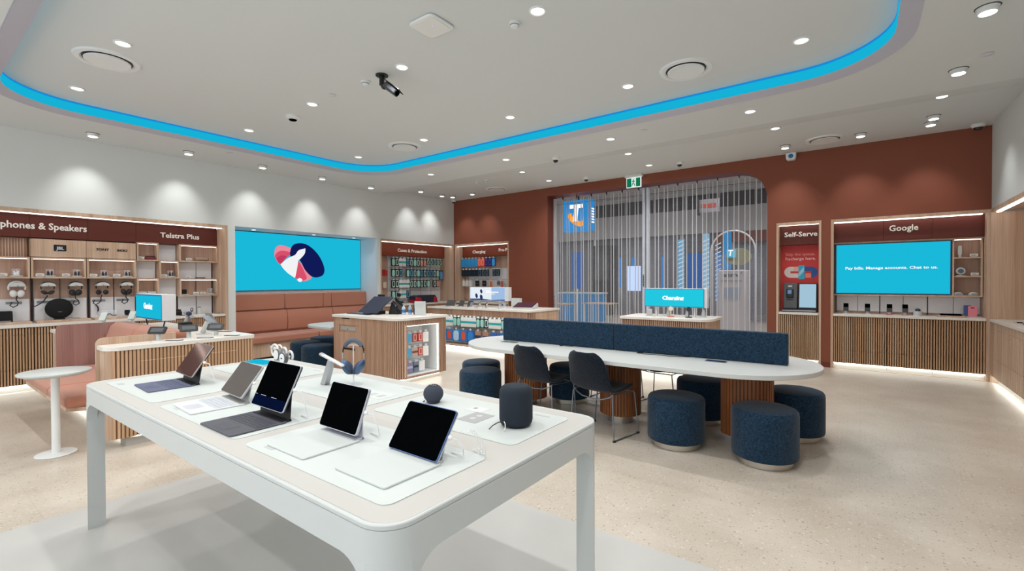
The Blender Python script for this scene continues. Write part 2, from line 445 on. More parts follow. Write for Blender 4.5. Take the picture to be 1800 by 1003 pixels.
for x, s in ((-6.75, 'beside the tray curve on the left'), (-4.9, 'left of the middle'), (-2.96, 'right of the middle'), (-1.1, 'at the right')):
    downlight(x, 6.44, ZL, 'white recessed downlight just beyond the cyan band, %s' % s)
for x, y, s in ((-5.57, 7.87, 'above the accessory counter'), (-3.28, 7.86, 'above the charging counter'), (-1.01, 7.87, 'in front of the self-serve bay'), (-5.58, 8.91, 'near the left end of the shutter'), (-3.29, 8.9, 'right of the exit sign')):
    downlight(x, y, ZH, 'white recessed downlight by the terracotta wall, %s' % s)
for x, y in ((-7.3, -1.2), (-4.6, -1.2), (-1.9, -1.2), (.7, -1.2), (-.5, .2), (-3.2, .0)):  # unseen lamps added behind the camera to light the room
    downlight(x, y, ZL, 'unseen white downlight added for light, in the ceiling behind the camera')
def washer(x, y, z, label, d, power=P_WASH):
    """surface mounted spot aimed at the wall in direction d"""
    t = thing('surface_spotlight', label, 'ceiling light', (x, y, z-.045), group='white surface spotlights washing the walls')
    MB().lathe([(.055, .0), (.062, .006), (.062, .034), (.07, .036), (.07, .045)], n=24).build('housing', METW, t)
    MB().cyl((0, 0), .052, -.002, .004, 22).build('lens', LENSB, t)
    MB().lathe([(.075, .040), (.078, .045)], n=24).build('shadow_gap', DGREY, t)
    a = .5
    lens_light('spot_beam', t, (0, 0, -.03), (d[1]*a, -d[0]*a, 0), power, 1.15, 1.0, .06)
    return t
wn = ('nearest', 'second', 'third', 'fourth', 'fifth')
for y, s in zip((1.8, 2.97, 4.13, 5.3, 6.46), wn): washer(-8.66, y, ZL, 'white surface spotlight washing the white left wall, %s of five from the left edge' % s, (-1, 0))
for x, y, s, d in ((-8.68, 7.94, 'first one above the cases bay', (-1, 0)), (-8.7, 8.69, 'middle one above the cases bay', (-1, 0)), (-8.6, 8.98, 'last one in the back left corner', (-.2, 1)), (-7.92, 8.99, 'above the charging bay', (0, 1)),
                   (-1.01, 9.0, 'beside the blue-eyed sensor', (0, 1)), (0.0, 8.97, 'right of the round ceiling diffuser', (0, 1)), (.8, 8.93, 'rear one of the close pair at the right', (0, 1)), (.8, 8.6, 'front one of the close pair at the right', (1, 0)), (.78, 7.6, 'in front of the close pair at the right', (1, 0))):
    washer(x, y, ZH, 'white surface spotlight %s' % s, d)
for y, s in ((6.42, 'second from the top edge along the right wall'), (5.09, 'largest at the top right corner of the photo')): washer(.78, y, ZL, 'white surface spotlight %s' % s, (1, 0))
def diffuser(x, y, z, label, r=.27):
    t = thing('air_diffuser', label, 'ceiling vent', (x, y, z-.03), group='round white air diffusers')
    MB().lathe([(r*.72, .03), (r*.80, .012), (r*.96, .0145), (r, .03)], n=40).build('outer_ring', METW, t)
    MB().cyl((0, 0), r*.74, .018, .029, 40).build('slot', BLACK, t)
    MB().lathe([(r*.62, .002), (r*.68, .0), (r*.69, .012)], n=40).build('centre_disc', METW, t)
diffuser(-6.1, 1.39, ZT, 'round white air diffuser in the ceiling tray, nearest the upper left corner')
diffuser(-1.5, 5.14, ZT, 'round white air diffuser in the ceiling tray at the right')
diffuser(-6.1, 5.23, ZT, 'round white air diffuser in the ceiling tray near its far left curve')
diffuser(-7.11, 8.96, ZH, 'round white air diffuser above the charging bay in the back corner')
diffuser(-.46, 8.98, ZH, 'round white air diffuser in the ceiling by the terracotta wall at the right')
t = thing('wifi_access_point', 'square white wifi access point with rounded corners on the ceiling', 'access point', (-3.02, 2.9, ZT-.03))
MB().prism(rrect(-.15, .15, -.15, .15, .05), .004, .03).build('cover', METW, t, bevel=.012, seg=3)
MB().prism(rrect(-.13, .13, -.13, .13, .04), .0, .006).build('face_plate', mat('ap_face', 'e4e4e2', .5), t, bevel=.003)
MB().cyl((.03, -.02), .004, -.002, .001, 10).build('status_light', emit('ap_led', 'c8b0ff', 2), t)
def smoke(x, y, z, label, r=.05):
    t = thing('smoke_detector', label, 'detector', (x, y, z-.045), group='white smoke detectors on the ceiling')
    MB().lathe([(r, .045), (r, .028), (r*.8, .022), (r*.78, .012), (r*.5, .0)], n=24).build('body', METW, t)
    MB().lathe([(r*.83, .0215), (r*.84, .018), (r*.83, .0145)], n=24).build('vent_ring', MGREY, t)
smoke(-4.47, 3.27, ZT, 'white smoke detector left of the black bullet camera')
smoke(-2.42, 3.31, ZT, 'white smoke detector between the access point and the top edge')
smoke(-6.68, 8.06, ZH, 'right one of two small smoke detectors near the back left corner', .045)
smoke(-6.95, 8.05, ZH, 'left one of two small smoke detectors near the back left corner', .045)
def flushdisc(x, y, z, label):
    t = tag(MB().lathe([(.045, .008), (.05, .002), (.045, .0)], (x, y, z-.008), 24).build('ceiling_cap', mat('cap_white', 'cfcfd6', .6)), label, 'ceiling cover', 'small flush round covers in the ceiling')
flushdisc(-5.11, 3.27, ZT, 'small flush white cover in the tray left of the smoke detector')
flushdisc(.94, 6.14, ZL, 'small flush white cover near the right wall')
flushdisc(-2.42, 6.36, ZL, 'small flush white cover just beyond the cyan band at the middle')
flushdisc(-8.2, 3.4, ZL, 'small flush white cover above the left wall')
def dome(x, y, z, label, r=.055, grp='dome cameras on the ceiling'):
    t = thing('dome_camera', label, 'camera', (x, y, z-.085), group=grp)
    MB().lathe([(r*1.15, .085), (r*1.15, .06), (r, .045), (r*.8, .038)], n=24).build('housing', METW, t)
    MB().lathe([(.006, .0), (r*.5, .006), (r*.72, .022), (r*.78, .04)], n=20).build('dome', mat('smoked_dome', '26282b', .15), t)
t = thing('dome_camera', 'flat white ceiling camera with a dark round lens inside the tray', 'camera', (-6.19, 3.36, ZT-.06), group='dome cameras on the ceiling')
MB().lathe([(.095, .06), (.092, .03), (.06, .01)], n=28).build('housing', METW, t)
MB().lathe([(.045, .0), (.055, .012)], n=20).build('lens', BLACKG, t)
dome(-4.16, 6.86, ZL, 'dark dome camera just beyond the cyan band')
dome(-4.78, 9.15, ZH, 'dark dome camera left of the exit sign')
dome(-2.75, 9.04, ZH, 'dark dome camera right of the exit sign')
dome(1.36, 9.45, ZH, 'white dome camera high in the right corner', .07)
dome(-9.06, 9.5, ZH, 'small dome camera in the back left corner')
t = thing('bullet_camera', 'black bullet security camera hanging from the ceiling tray', 'camera', (-4.19, 3.28, ZT), math.radians(36.6))
MB().lathe([(.068, .0), (.066, -.012), (.03, -.018)][::-1], n=24).build('mount_plate', BLACK, t)
MB().cyl((0, 0), .028, -.11, -.012, 16).build('stem', BLACK, t)
MB().ellipsoid((.035, -.02, -.13), .04, .035, .035).build('joint', BLACK, t)
T_ = Matrix.Translation((.05, -.03, -.12)) @ Matrix.Rotation(math.radians(40), 4, 'Y') @ Matrix.Rotation(math.radians(-20), 4, 'Z')
b = MB(T_); b.box(-.0, .19, -.042, .042, -.035, .03); bo = b.build('body', DGREY, t, bevel=.015, seg=3)
b = MB(T_); b.box(-.02, .22, -.05, .05, .03, .04); b.build('sun_shield', BLACK, t, bevel=.004)
b = MB(T_); b.lathe([(.03, .19), (.03, .196)], axis='x'); b.build('lens', BLACKG, t)
t = thing('exit_sign', 'green and white running man exit sign hanging above the shutter', 'sign', (-3.84, 9.5, 3.36), world=True)
MB().box(-4.03, -3.65, 9.45, 9.55, 3.665, 3.725).build('mount', METW, t, bevel=.008)
MB().box(-4.0, -3.68, 9.485, 9.515, 3.45, 3.665).build('sign_body', emit('exit_white', 'e4f2ee', .9), t)
for x0, x1 in ((-3.985, -3.89), (-3.785, -3.695)): MB().box(x0, x1, 9.478, 9.484, 3.465, 3.645).build('green_panel', emit('exit_green', '107a52', .9), t)
m = MB()
m.box(-3.848, -3.832, 9.478, 9.484, 3.605, 3.625)
for p0, p1 in (((-3.84, 3.60), (-3.85, 3.55)), ((-3.85, 3.55), (-3.82, 3.52)), ((-3.82, 3.52), (-3.815, 3.485)), ((-3.85, 3.55), (-3.868, 3.515)), ((-3.868, 3.515), (-3.88, 3.49)), ((-3.84, 3.595), (-3.815, 3.565)), ((-3.842, 3.595), (-3.868, 3.575))):
    m.tube([(p0[0], 9.481, p0[1]), (p1[0], 9.481, p1[1])], .007, 6)
m.build('running_figure', emit('exit_green_dark', '0c5a3e', .8), t)
t = thing('wall_sensor', 'white boxy wall sensor with a round blue eye under the ceiling', 'sensor', (-.98, 9.6, 3.5), world=True)
MB().prism([(-1.06, 3.72), (-.9, 3.72), (-.905, 3.62), (-.925, 3.59), (-1.035, 3.59), (-1.055, 3.62)], 9.5, 9.61, 'y').build('body', METW, t, bevel=.01)
MB().lathe([(.038, .0), (.03, .01)], (-.98, 9.5, 3.655), axis='y').build('blue_lens', mat('blue_lens', '1579b8', .2), t)

# ------------------------------------------------------------------ wall joinery
def led_bar(parent, x0, x1, y0, y1, z0, z1, name='led_strip', m=None): return MB().box(x0, x1, y0, y1, z0, z1).build(name, m or LED, parent)
def base_cabinet(label, axis, face, a0, a1, zs, group, sgn=1, depth=.42, mslat=None, pitch=.03, z0=.095, z1=.875, cat='cabinet'):
    """fluted base cabinet unit; axis 'x' = front faces +x at x=face and runs along y; '-y' = front faces -y at y=face; '-x' = right wall"""
    mslat = mslat or SLAT
    if axis == 'x': t = thing('base_cabinet', label, cat, (face-depth/2, (a0+a1)/2, 0), group=group, world=True)
    elif axis == '-x': t = thing('base_cabinet', label, cat, (face+depth/2, (a0+a1)/2, 0), group=group, world=True)
    else: t = thing('base_cabinet', label, cat, ((a0+a1)/2, face+depth/2, 0), group=group, world=True)
    g = .002; d = .014
    def bx(u0, u1, w0, w1, q0, q1):      # w measured inward from the face
        m = MB()
        if axis == 'x': m.box(face-w1, face-w0, u0, u1, q0, q1)
        elif axis == '-x': m.box(face+w0, face+w1, u0, u1, q0, q1)
        else: m.box(u0, u1, face+w0, face+w1, q0, q1)
        return m
    bx(a0+.001, a1-.001, d+.018, depth, z0, z1).build('carcass', OAK, t)
    bx(a0+.001, a1-.001, .07, depth-.05, .0, z0).build('plinth', mat('plinth_pale', 'cfcdc8', .4), t)
    led = bx(a0+.002, a1-.002, .03, .055, z0-.006, z0-.001).build('plinth_light', LEDK, t)
    names = {1: ['door'], 2: ['drawer_front', 'door'], 3: ['drawer_front', 'door', 'lower_drawer_front']}[len(zs)+1]
    lv = [z1]+list(zs)+[z0]
    for k_, nm in enumerate(names):
        q1, q0 = lv[k_]-(g if k_ else 0), lv[k_+1]+g
        m = MB()
        u0, u1 = a0+g, a1-g
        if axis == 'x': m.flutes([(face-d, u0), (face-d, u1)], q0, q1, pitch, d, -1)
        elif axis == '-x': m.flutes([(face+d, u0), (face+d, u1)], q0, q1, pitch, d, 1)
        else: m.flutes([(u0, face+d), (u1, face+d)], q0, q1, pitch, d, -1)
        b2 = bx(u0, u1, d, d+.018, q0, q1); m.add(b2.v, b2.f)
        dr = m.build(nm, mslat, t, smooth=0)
        if nm == 'door':
            uu = a1-.09
            kb = MB()
            if axis == 'x': kb.lathe([(.009, -.002), (.009, .002)], (face, uu, q1-.05), 12, 'x')
            elif axis == '-x': kb.lathe([(.009, -.002), (.009, .002)], (face, uu, q1-.05), 12, 'x')
            else: kb.lathe([(.009, -.002), (.009, .002)], (uu, face, q1-.05), 12, 'y')
            kb.build('lock', mat('brass_lock', '8a6a4c', .4, .5), dr)
    return t
def worktop(label, x0, x1, y0, y1, z=.92, th=.04, r=.004):
    return tag(MB().box(x0, x1, y0, y1, z-th, z).build('worktop', STONE, bevel=r), label, 'worktop')

# ---- headphones bay on the left wall
XB = -9.62      # back of the shelving
bay = thing('display_bay', 'long oak display bay with headphones and a maroon header on the left wall', 'display wall', (-9.4, 1.5, 0), world=True)
m = MB(); m.box(XL-.02, XL+.012, -.7, 3.74, 2.455, 2.51); m.box(XB-.02, XL-.02, -.7, 3.74, 2.48, 2.51); m.box(XB-.02, XL+.012, 3.69, 3.74, .0, 2.455); m.box(XB-.02, XL+.012, -.7, -.66, 0, 2.455)
m.build('frame', OAK, bay)
led_bar(bay, XL-.07, XL-.025, -.6, 3.66, 2.445, 2.478)
HX = -9.48
m = MB(); m.box(XB, HX-.02, -.66, 3.69, 2.14, 2.47); m.build('header_backing', REDH, bay)
for a, b_ in ((-.66, .66), (.66, 1.27), (1.27, 1.9), (1.9, 2.49), (2.49, 3.09), (3.09, 3.69)): MB().box(HX-.02, HX, a+.0015, b_-.0015, 2.14, 2.44).build('header_panel', REDH, bay)
text('Headphones & Speakers', (HX+.001, .74, 2.262), '+x', 1.145, .098, TXTW, bay, bold=.022, depth=.008)
text('Telstra Plus', (HX+.001, 2.82, 2.25), '+x', .58, .085, TXTW, bay, bold=.022, depth=.008)
BX = -9.44
MB().box(XB-.02, XB, -.66, 3.69, .9, 2.14).build('back_panel', OAKP, bay)
for a, b_ in ((1.275, 1.868), (1.872, 2.475)): MB().box(XB, BX, a, b_, 1.865, 2.12).build('brand_panel', OAK, bay)
m = MB(); m.box(XB, -9.56, .0, 1.25, 1.85, 2.13); gp = m.build('grille_panel', wood('grille_oak', '8a6a54', 'a3826b'), bay)
g = MB()
for k in range(42): g.box(-9.561, -9.556, .02+k*.029, .034+k*.029, 1.86, 2.12)
g.build('grille_bars', OAKP, gp)
# logos on the brand panels
lg = MB().box(BX-.0, BX+.006, 1.51, 1.645, 1.955, 2.045).build('brand_plate', BLACK, bay); text('JBL', (BX+.007, 1.535, 1.975), '+x', .085, .045, emit('logo_glow', 'c9cdd2', .8), lg, bold=.022)
text('SONY', (BX+.001, 1.985, 1.985), '+x', .155, .036, BLACK, bay, bold=.03)
text('SHOKZ', (BX+.001, 2.235, 1.98), '+x', .135, .036, BLACK, bay, bold=.035)
text('..', (BX+.001, 2.295, 2.025), '+x', .018, .01, BLACK, bay, bold=.022)
def shelf_box(parent, a0, a1, z0, z1, th=.022, axis='x', front=BX, back=XB, led=True):
    m = MB()
    def bx(u0, u1, q0, q1, w0=front, w1=back):
        if axis == 'x': m.box(w1, w0, u0, u1, q0, q1)
        else: m.box(u0, u1, w0, w1, q0, q1)
    bx(a0, a1, z0-th, z0); bx(a0, a1, z1, z1+th); bx(a0, a0+th, z0, z1); bx(a1-th, a1, z0, z1)
    s = m.build('shelf_box', OAK, parent, bevel=.0015, seg=1)
    if led:
        if axis == 'x': led_bar(s, front-.022, front-.008, a0+th+.004, a1-th-.004, z1-.008, z1-.001)
        else: led_bar(s, a0+th+.004, a1-th-.004, front+.008, front+.022, z1-.008, z1-.001)
    return s
for a0, a1 in ((.66, 1.265), (1.275, 1.865), (1.875, 2.478)): shelf_box(bay, a0, a1, 1.575, 1.835)
shelf_box(bay, -.0, .655, 1.575, 1.835)
shelf_box(bay, 2.49, 2.785, 1.865, 2.125); shelf_box(bay, 2.795, 3.075, 1.575, 1.835); shelf_box(bay, 3.085, 3.685, 1.865, 2.125)
shelf_box(bay, 2.49, 2.785, 1.275, 1.535); shelf_box(bay, 3.085, 3.685, 1.265, 1.53)
def wpanel(parent, a0, a1, z0, z1, x=XB): return MB().box(x, x+.018, a0+.004, a1-.004, z0, z1).build('white_panel', WPANEL, parent)
for a0, a1, z0, z1 in ((2.5, 2.78, 1.56, 1.84), (2.79, 3.08, 1.86, 2.13), (2.79, 3.08, 1.255, 1.55), (3.09, 3.385, 1.555, 1.84), (3.39, 3.64, 1.555, 1.84),
                       (0, .64, .92, 1.26), (.66, 1.28, .92, 1.26), (1.32, 1.595, .92, 1.26), (1.6, 1.9, .92, 1.26), (1.94, 2.225, .92, 1.26), (2.23, 2.5, .92, 1.26), (2.51, 2.78, .92, 1.245), (2.79, 3.08, .92, 1.245), (3.1, 3.385, .92, 1.24), (3.39, 3.64, .92, 1.24)):
    wpanel(bay, a0, a1, z0, z1)
for y in (1.3, 1.92): MB().box(XB, XB+.022, y-.012, y+.012, .92, 1.55).build('black_track', mat('black_track', '14161f', .4), bay)
for y in (1.5975, 2.2275, 2.505, 3.387): MB().box(XB, XB+.0195, y-.003, y+.003, .92, 1.55).build('joint_line', DGREY, bay)
MB().box(XB, XB+.022, 3.64, 3.655, .92, 1.85).build('black_track', DGREY, bay)
MB().box(XB, XB+.022, 3.09, 3.1, .92, 1.25).build('black_track', mat('black_track', '14161f', .4), bay)
for y in (1.14, 1.45, 1.75, 2.06, 2.36): MB().box(XB+.018, XB+.022, y-.1, y+.06, 1.19, 1.225).build('info_plate', MGREY, bay)
tag(MB().box(XB, XL+.02, -.66, 3.688, .88, .92).build('worktop', STONE, bevel=.004), 'long white stone worktop of the headphones bay on the left wall', 'worktop')
for i, (a0, a1) in enumerate(((-.65, .34), (.34, 1.26), (1.26, 2.44), (2.44, 3.689))):
    base_cabinet('fluted oak base cabinet under the headphones bay, %s of four from the left' % ('first', 'second', 'third', 'fourth')[i], 'x', XL, a0, a1, (.78, .31), 'fluted base cabinets of the left wall')
GC = 'small white price cards on the headphones bay shelves'
def wedge_card(x, y, z, rz, label, grp, w_=.09):
    t = thing('price_card', label, 'price card', (x, y, z), rz, group=grp)
    MB().prism([(-.022, 0), (.03, 0), (.012, .05), (.004, .05)], -w_/2*.75, w_/2*.75, 'x').build('stand', LAM, t)
    m = MB(Matrix.Rotation(math.radians(18), 4, 'X')); m.box(-w_/2, w_/2, -.026, -.022, .016, .055); m.build('card', mat('card_white', 'e6e8e6', .5), t)
    m = MB(Matrix.Rotation(math.radians(18), 4, 'X'))
    for k in range(3): m.box(-w_*.34, w_*(.3-.08*k), -.0275, -.0262, .022+k*.01, .025+k*.01)
    m.build('print', MGREY, t)
    return t
def earbud_puck(x, y, z, rz, label, grp, m_=None, clear=True):
    t = thing('earbud_display', label, 'earbuds', (x, y, z), rz, group=grp)
    MB().lathe([(.062, 0), (.068, .004), (.068, .014), (.064, .018)], n=28).build('base_disc', LAM, t)
    b = MB(); b.prism(rrect(-.03, .03, -.018, .018, .016), .02, .062); b.build('charging_case', m_ or mat('earbud_black', '22232c', .3), t, bevel=.008, seg=3)
    for s in (-1, 1): MB().ellipsoid((s*.02, -.008, .07), .011, .009, .013, 12, 8).build('earbud', m_ or mat('earbud_black', '22232c', .3), t)
    if clear:
        c_ = MB(); c_.box(-.042, .042, .02, .023, .018, .11); c_.box(-.05, .05, -.026, .026, .108, .112); c_.box(-.005, .005, -.026, -.023, .018, .11); c_.build('clear_guard', CLEAR, t)
    return t
ord_ = ('first', 'second', 'third', 'fourth', 'fifth', 'sixth', 'seventh', 'eighth', 'ninth', 'tenth', 'eleventh', 'twelfth', 'thirteenth', 'fourteenth', 'fifteenth', 'sixteenth', 'seventeenth', 'eighteenth', 'nineteenth', 'twentieth')
SX = -9.50
for k, y in enumerate((1.0, 1.365, 1.64, 1.95, 2.23)): wedge_card(SX+.02, y, 1.577, PI/2, 'white price card on the lit shelf above the headphones, %s from the left' % ord_[k], GC)
for k, (y, mm) in enumerate(((1.135, mat('earbud_white', 'e4e4ea', .3)), (1.475, None), (1.77, None), (2.09, None), (2.38, None))):
    earbud_puck(SX, y, 1.577, PI/2, ('white earbuds' if k == 0 else 'dark earbuds')+' on a white disc, %s along the lit shelf above the headphones' % ord_[k], 'earbud displays on the headphones bay', mm)
wedge_card(SX, 2.55, 1.867, PI/2, 'white price card beside the pink sunglasses', GC)
t = thing('camera_glasses', 'pink and black twin-lens camera in the top left cell of the reward shelves', 'gadget', (SX, 2.68, 1.867), PI/2)
MB().box(-.07, .07, -.02, .02, 0, .05).build('body', mat('dark_pink', '7a2a3c', .4), t, bevel=.008)
for s in (-1, 1): MB().lathe([(.022, -.02), (.02, -.034)][::-1], (s*.042, -.0, .025), 16, 'y').build('lens_ring', mat('pink', 'f0a0aa', .4), t)
MB().box(-.06, .06, -.015, .015, .05, .062).build('top_bar', BLACK, t)
wedge_card(SX, 2.865, 1.577, PI/2, 'white price card in the lower middle cell of the reward shelves', GC)
earbud_puck(SX, 2.975, 1.577, PI/2, 'black earbuds on a white disc in the middle cell of the reward shelves', 'earbud displays on the headphones bay')
wedge_card(SX, 3.235, 1.867, PI/2, 'white price card beside the beige pill speaker', GC)
t = thing('pill_speaker', 'beige pill-shaped speaker lying on the top right reward shelf', 'speaker', (SX, 3.44, 1.867), PI/2)
MB().lathe([(.012, -.11), (.03, -.1), (.034, -.08), (.034, .08), (.03, .1), (.012, .11)], (0, 0, .034), 20, 'x').build('body', mat('beige_mesh', 'a3907f', .8, bump=.4), t)
for s in (-1, 1): MB().lathe([(.026, 0), (.024, .004)], (s*.109-.002, 0, .034), 16, 'x').build('end_cap', mat('beige_cap', '94816f', .5), t)
wedge_card(SX, 3.22, 1.556, PI/2, 'white price card left of the flat black box', GC)
t = thing('media_box', 'flat black media box in the right reward cell under the pill speaker', 'gadget', (SX, 3.42, 1.556), PI/2)
MB().box(-.07, .07, -.03, .03, 0, .018).build('body', BLACK, t, bevel=.003); MB().box(-.05, .05, -.0305, -.029, .005, .011).build('front_panel', DGREY, t)
t = thing('smart_speaker', 'small black upright speaker on a disc in the lower right reward cell', 'speaker', (SX, 3.17, 1.267), PI/2)
MB().lathe([(.065, 0), (.065, .014)], n=24).build('base_disc', LAM, t); MB().prism(rrect(-.035, .035, -.02, .02, .018), .014, .095).build('body', SPEAKB, t, bevel=.008)
wedge_card(SX, 3.34, 1.267, PI/2, 'left of two white cards in the lower right reward cell', GC); wedge_card(SX, 3.45, 1.267, PI/2, 'right of two white cards in the lower right reward cell', GC)
earbud_puck(SX, 3.58, 1.267, PI/2, 'grey earbuds on a white disc at the lower right end of the reward shelves', 'earbud displays on the headphones bay', mat('earbud_grey', '9a9a9c', .3))
for k, y in enumerate((2.57, 2.7)):
    t = thing('product_box', '%s white carton standing in the cell behind the gaming screen' % ('left', 'right')[k], 'box', (SX, y, 1.277), PI/2)
    MB().box(-.055, .055, -.02, .02, 0, .06).build('carton', LAM, t, bevel=.002); MB().box(-.03, .03, -.0212, -.02, .02, .03).build('print', MGREY, t)
# headphones on their hooks
def headphones(y, z, col, shape, label):
    M_ = mat('hp_'+col, {'white': 'e0dfe0', 'black': '17181b', 'charcoal': '222327'}[col], .45)
    t = thing('headphones', label, 'headphones', (-9.5, y, z), PI/2, group='headphones hanging in the left bay')
    r = shape['r']
    pts = [(r*math.cos(a), 0, r*1.05*math.sin(a)+.0) for a in [PI*(-.12+1.24*k/22) for k in range(23)]]
    m = MB(); m.tube(pts, shape.get('t', .009), 8); m.build('headband', M_, t)
    m = MB(); m.tube([(x*.97, 0, zz*.96) for x, _, zz in pts[6:17]], .014, 8); m.build('band_padding', M_, t)
    for s in (-1, 1):
        c_ = MB(Matrix.Translation((s*shape['ex'], -.01, -.085+shape.get('ez', 0))) @ Matrix.Rotation(s*shape['tilt'], 4, 'Y'))
        c_.ellipsoid((0, 0, 0), shape['ew']*1.18, .028, shape['eh']*1.15, 18, 10); cup = c_.build('ear_cup', M_, t)
        c_ = MB(Matrix.Translation((s*shape['ex'], .014, -.085+shape.get('ez', 0))) @ Matrix.Rotation(s*shape['tilt'], 4, 'Y'))
        c_.ellipsoid((0, 0, 0), shape['ew']*.9, .014, shape['eh']*.9, 16, 8); c_.build('ear_pad', BLACK, cup)
    m = MB(); cx = shape.get('cx', 0)
    m.tube([(0, .0, -.12), (cx*.2-.01, -.01, -.17), (cx*.6+.01, -.01, -.21), (cx+.0, -.01, -.25), (cx-.04, -.01, -.275), (cx-.07, -.01, -.25), (cx-.05, .0, -.2)], .0075, 6)
    m.build('security_cable', BLACK, t)
    return t
def hook_arm(y, label):
    t = thing('headphone_hook', label, 'hook', (XB, y, 1.46), PI/2, group='white dome hooks holding the headphones')
    pr = [(-.078, -.022)]+[(.078*math.cos(a), -.022+.055*math.sin(a)) for a in [PI*(1-k/14) for k in range(15)]]
    MB().prism(pr[1:], -.2, -.02, 'y').build('dome', LAM, t, bevel=.004)
    MB().box(-.014, .014, -.02, 0, -.02, .02).build('bracket', METW, t)
    MB().lathe([(.006, 0), (.006, .002)], (0, -.2005, -.012), 10, 'y').build('screw', BLACK, t)
    return t
hs = (('white', dict(r=.082, ex=.036, ew=.033, eh=.046, tilt=.12, t=.011, cx=.0), 'white over-ear headphones, first from the left on the wall hooks'),
      ('charcoal', dict(r=.07, ex=.036, ew=.035, eh=.022, tilt=-.5, t=.007, cx=-.1, ez=.01), 'thin charcoal on-ear headphones, second from the left on the wall hooks'),
      ('black', dict(r=.074, ex=.034, ew=.034, eh=.042, tilt=.5, cx=.04), 'black over-ear headphones, third from the left on the wall hooks'),
      ('black', dict(r=.07, ex=.042, ew=.03, eh=.034, tilt=.1, cx=-.04), 'black round-cup headphones, fourth from the left on the wall hooks'),
      ('black', dict(r=.07, ex=.034, ew=.03, eh=.046, tilt=.45, cx=.01), 'black over-ear headphones, fifth from the left, nearest the gaming screen'))
for y, (cc, sh, lab), k in zip((1.14, 1.45, 1.75, 2.06, 2.36), hs, range(5)):
    hook_arm(y, 'white dome hook on the left wall carrying the %s pair of headphones' % ord_[k]); headphones(y, 1.425, cc, sh, lab)
# on the worktop of that bay
for k, (a, b_) in enumerate(((.3, 1.27), (1.31, 1.9), (1.94, 2.6))):
    tag(MB().box(-9.6, -9.34, a, b_, .9205, .948).build('display_riser', OAK, bevel=.003), 'low oak riser board on the headphones worktop, %s from the left' % ord_[k], 'riser', 'oak riser boards')
ZR = .9485
t = thing('soundbar', 'black soundbar with slanted end at the left edge of the worktop', 'speaker', (-9.48, .95, ZR), world=True)
MB().prism([(-9.55, ZR), (-9.42, ZR), (-9.45, 1.10), (-9.52, 1.10)], .45, 1.09, 'y').build('body', SPEAKB, t, bevel=.01); MB().box(-9.44, -9.41, .46, 1.07, ZR, ZR+.02).build('foot_strip', ALU, t)
t = thing('oval_speaker', 'large black oval speaker standing on the worktop under the headphones', 'speaker', (-9.5, 1.57, ZR), PI/2)
MB().ellipsoid((0, 0, .16), .155, .06, .15, 40, 20).build('body', SPEAKB, t)
MB().box(-.06, .06, -.03, .03, 0, .02).build('foot', BLACK, t, bevel=.006); MB().box(-.022, .022, -.0605, -.056, .112, .118).build('name_bar', MGREY, t)
m = MB(); m.tube([(.08, .02, .03), (.14, .0, .012), (.19, .01, .006), (.24, .05, .006)], .003, 6); m.build('cord', BLACK, t)
t = thing('sport_headphones', 'black bone conduction headphones on a low white stand on the worktop', 'headphones', (-9.5, 2.15, ZR), PI/2)
MB().prism(rrect(-.1, .1, -.04, .04, .03), 0, .012).build('stand', LAM, t); MB().box(-.09, .09, .02, .024, .012, .11).build('clear_back', CLEAR, t)
m = MB(); m.tube([(-.07, -.01, .03), (-.05, .0, .02), (-.02, .01, .035), (-.012, .01, .05), (.0, .01, .045), (.012, .01, .05), (.02, .01, .035), (.05, 0, .02), (.08, -.01, .03)], .006, 6); m.build('band', BLACK, t)
t = thing('earphone_cable_display', 'black earpiece and thin cable hanging on the white panel above the sport headphones', 'gadget', (XB+.03, 2.02, 1.14), PI/2)
m = MB(); m.tube([(-.02, 0, 0), (0, -.01, -.02), (.01, -.01, -.06), (.005, -.01, -.1)], .009, 8); m.build('earpiece', BLACK, t)
m = MB(); m.tube([(.005, -.01, -.1), (-.01, -.01, -.13), (.02, -.02, -.17), (.06, -.03, -.188)], .002, 6); m.build('cable', BLACK, t)
t = thing('smart_speaker', 'small black rounded speaker on a white base at the right end of the headphones worktop', 'speaker', (-9.5, 2.37, ZR), PI/2)
MB().box(-.06, .06, -.04, .04, 0, .015).build('base', LAM, t, bevel=.004); MB().prism(rrect(-.035, .035, -.025, .025, .02), .03, .1).build('body', SPEAKB, t, bevel=.012); MB().cyl((0, 0), .045, .015, .028, 20, .02).build('foot', BLACK, t)
t = thing('console', 'black router-like box on the worktop right of the gaming screen', 'gadget', (-9.46, 3.0, .9205), PI/2)
MB().box(-.12, .1, -.06, .1, 0, .07).build('body', BLACK, t, bevel=.006); MB().box(-.05, .1, -.02, .1, .07, .1).build('raised_back', BLACK, t, bevel=.004)
t = thing('smartwatch_display', 'black watch on a white pillar at the right end of the left wall worktop', 'watch', (-9.45, 3.26, .9205), PI/2)
MB().prism(rrect(-.03, .03, -.03, .03, .01), 0, .05).build('pillar', LAM, t); m = MB(); m.tube([(.018*math.cos(a), -.01, .085+.032*math.sin(a)) for a in [2*PI*k/14 for k in range(14)]], .006, 6, True); m.build('strap', BLACK, t); MB().prism(rrect(-.016, .016, -.02, .02, .006), .06, .07).build('watch_case', BLACK, t)
t = thing('phone_stand', 'white pillar stand with dark tip at the right end of the left wall worktop', 'stand', (-9.45, 3.38, .9205), PI/2)
MB().prism(rrect(-.024, .024, -.02, .02, .008), 0, .12).build('pillar', LAM, t); MB().box(-.02, .02, -.015, .015, .12, .132).build('tip', DGREY, t, bevel=.004)
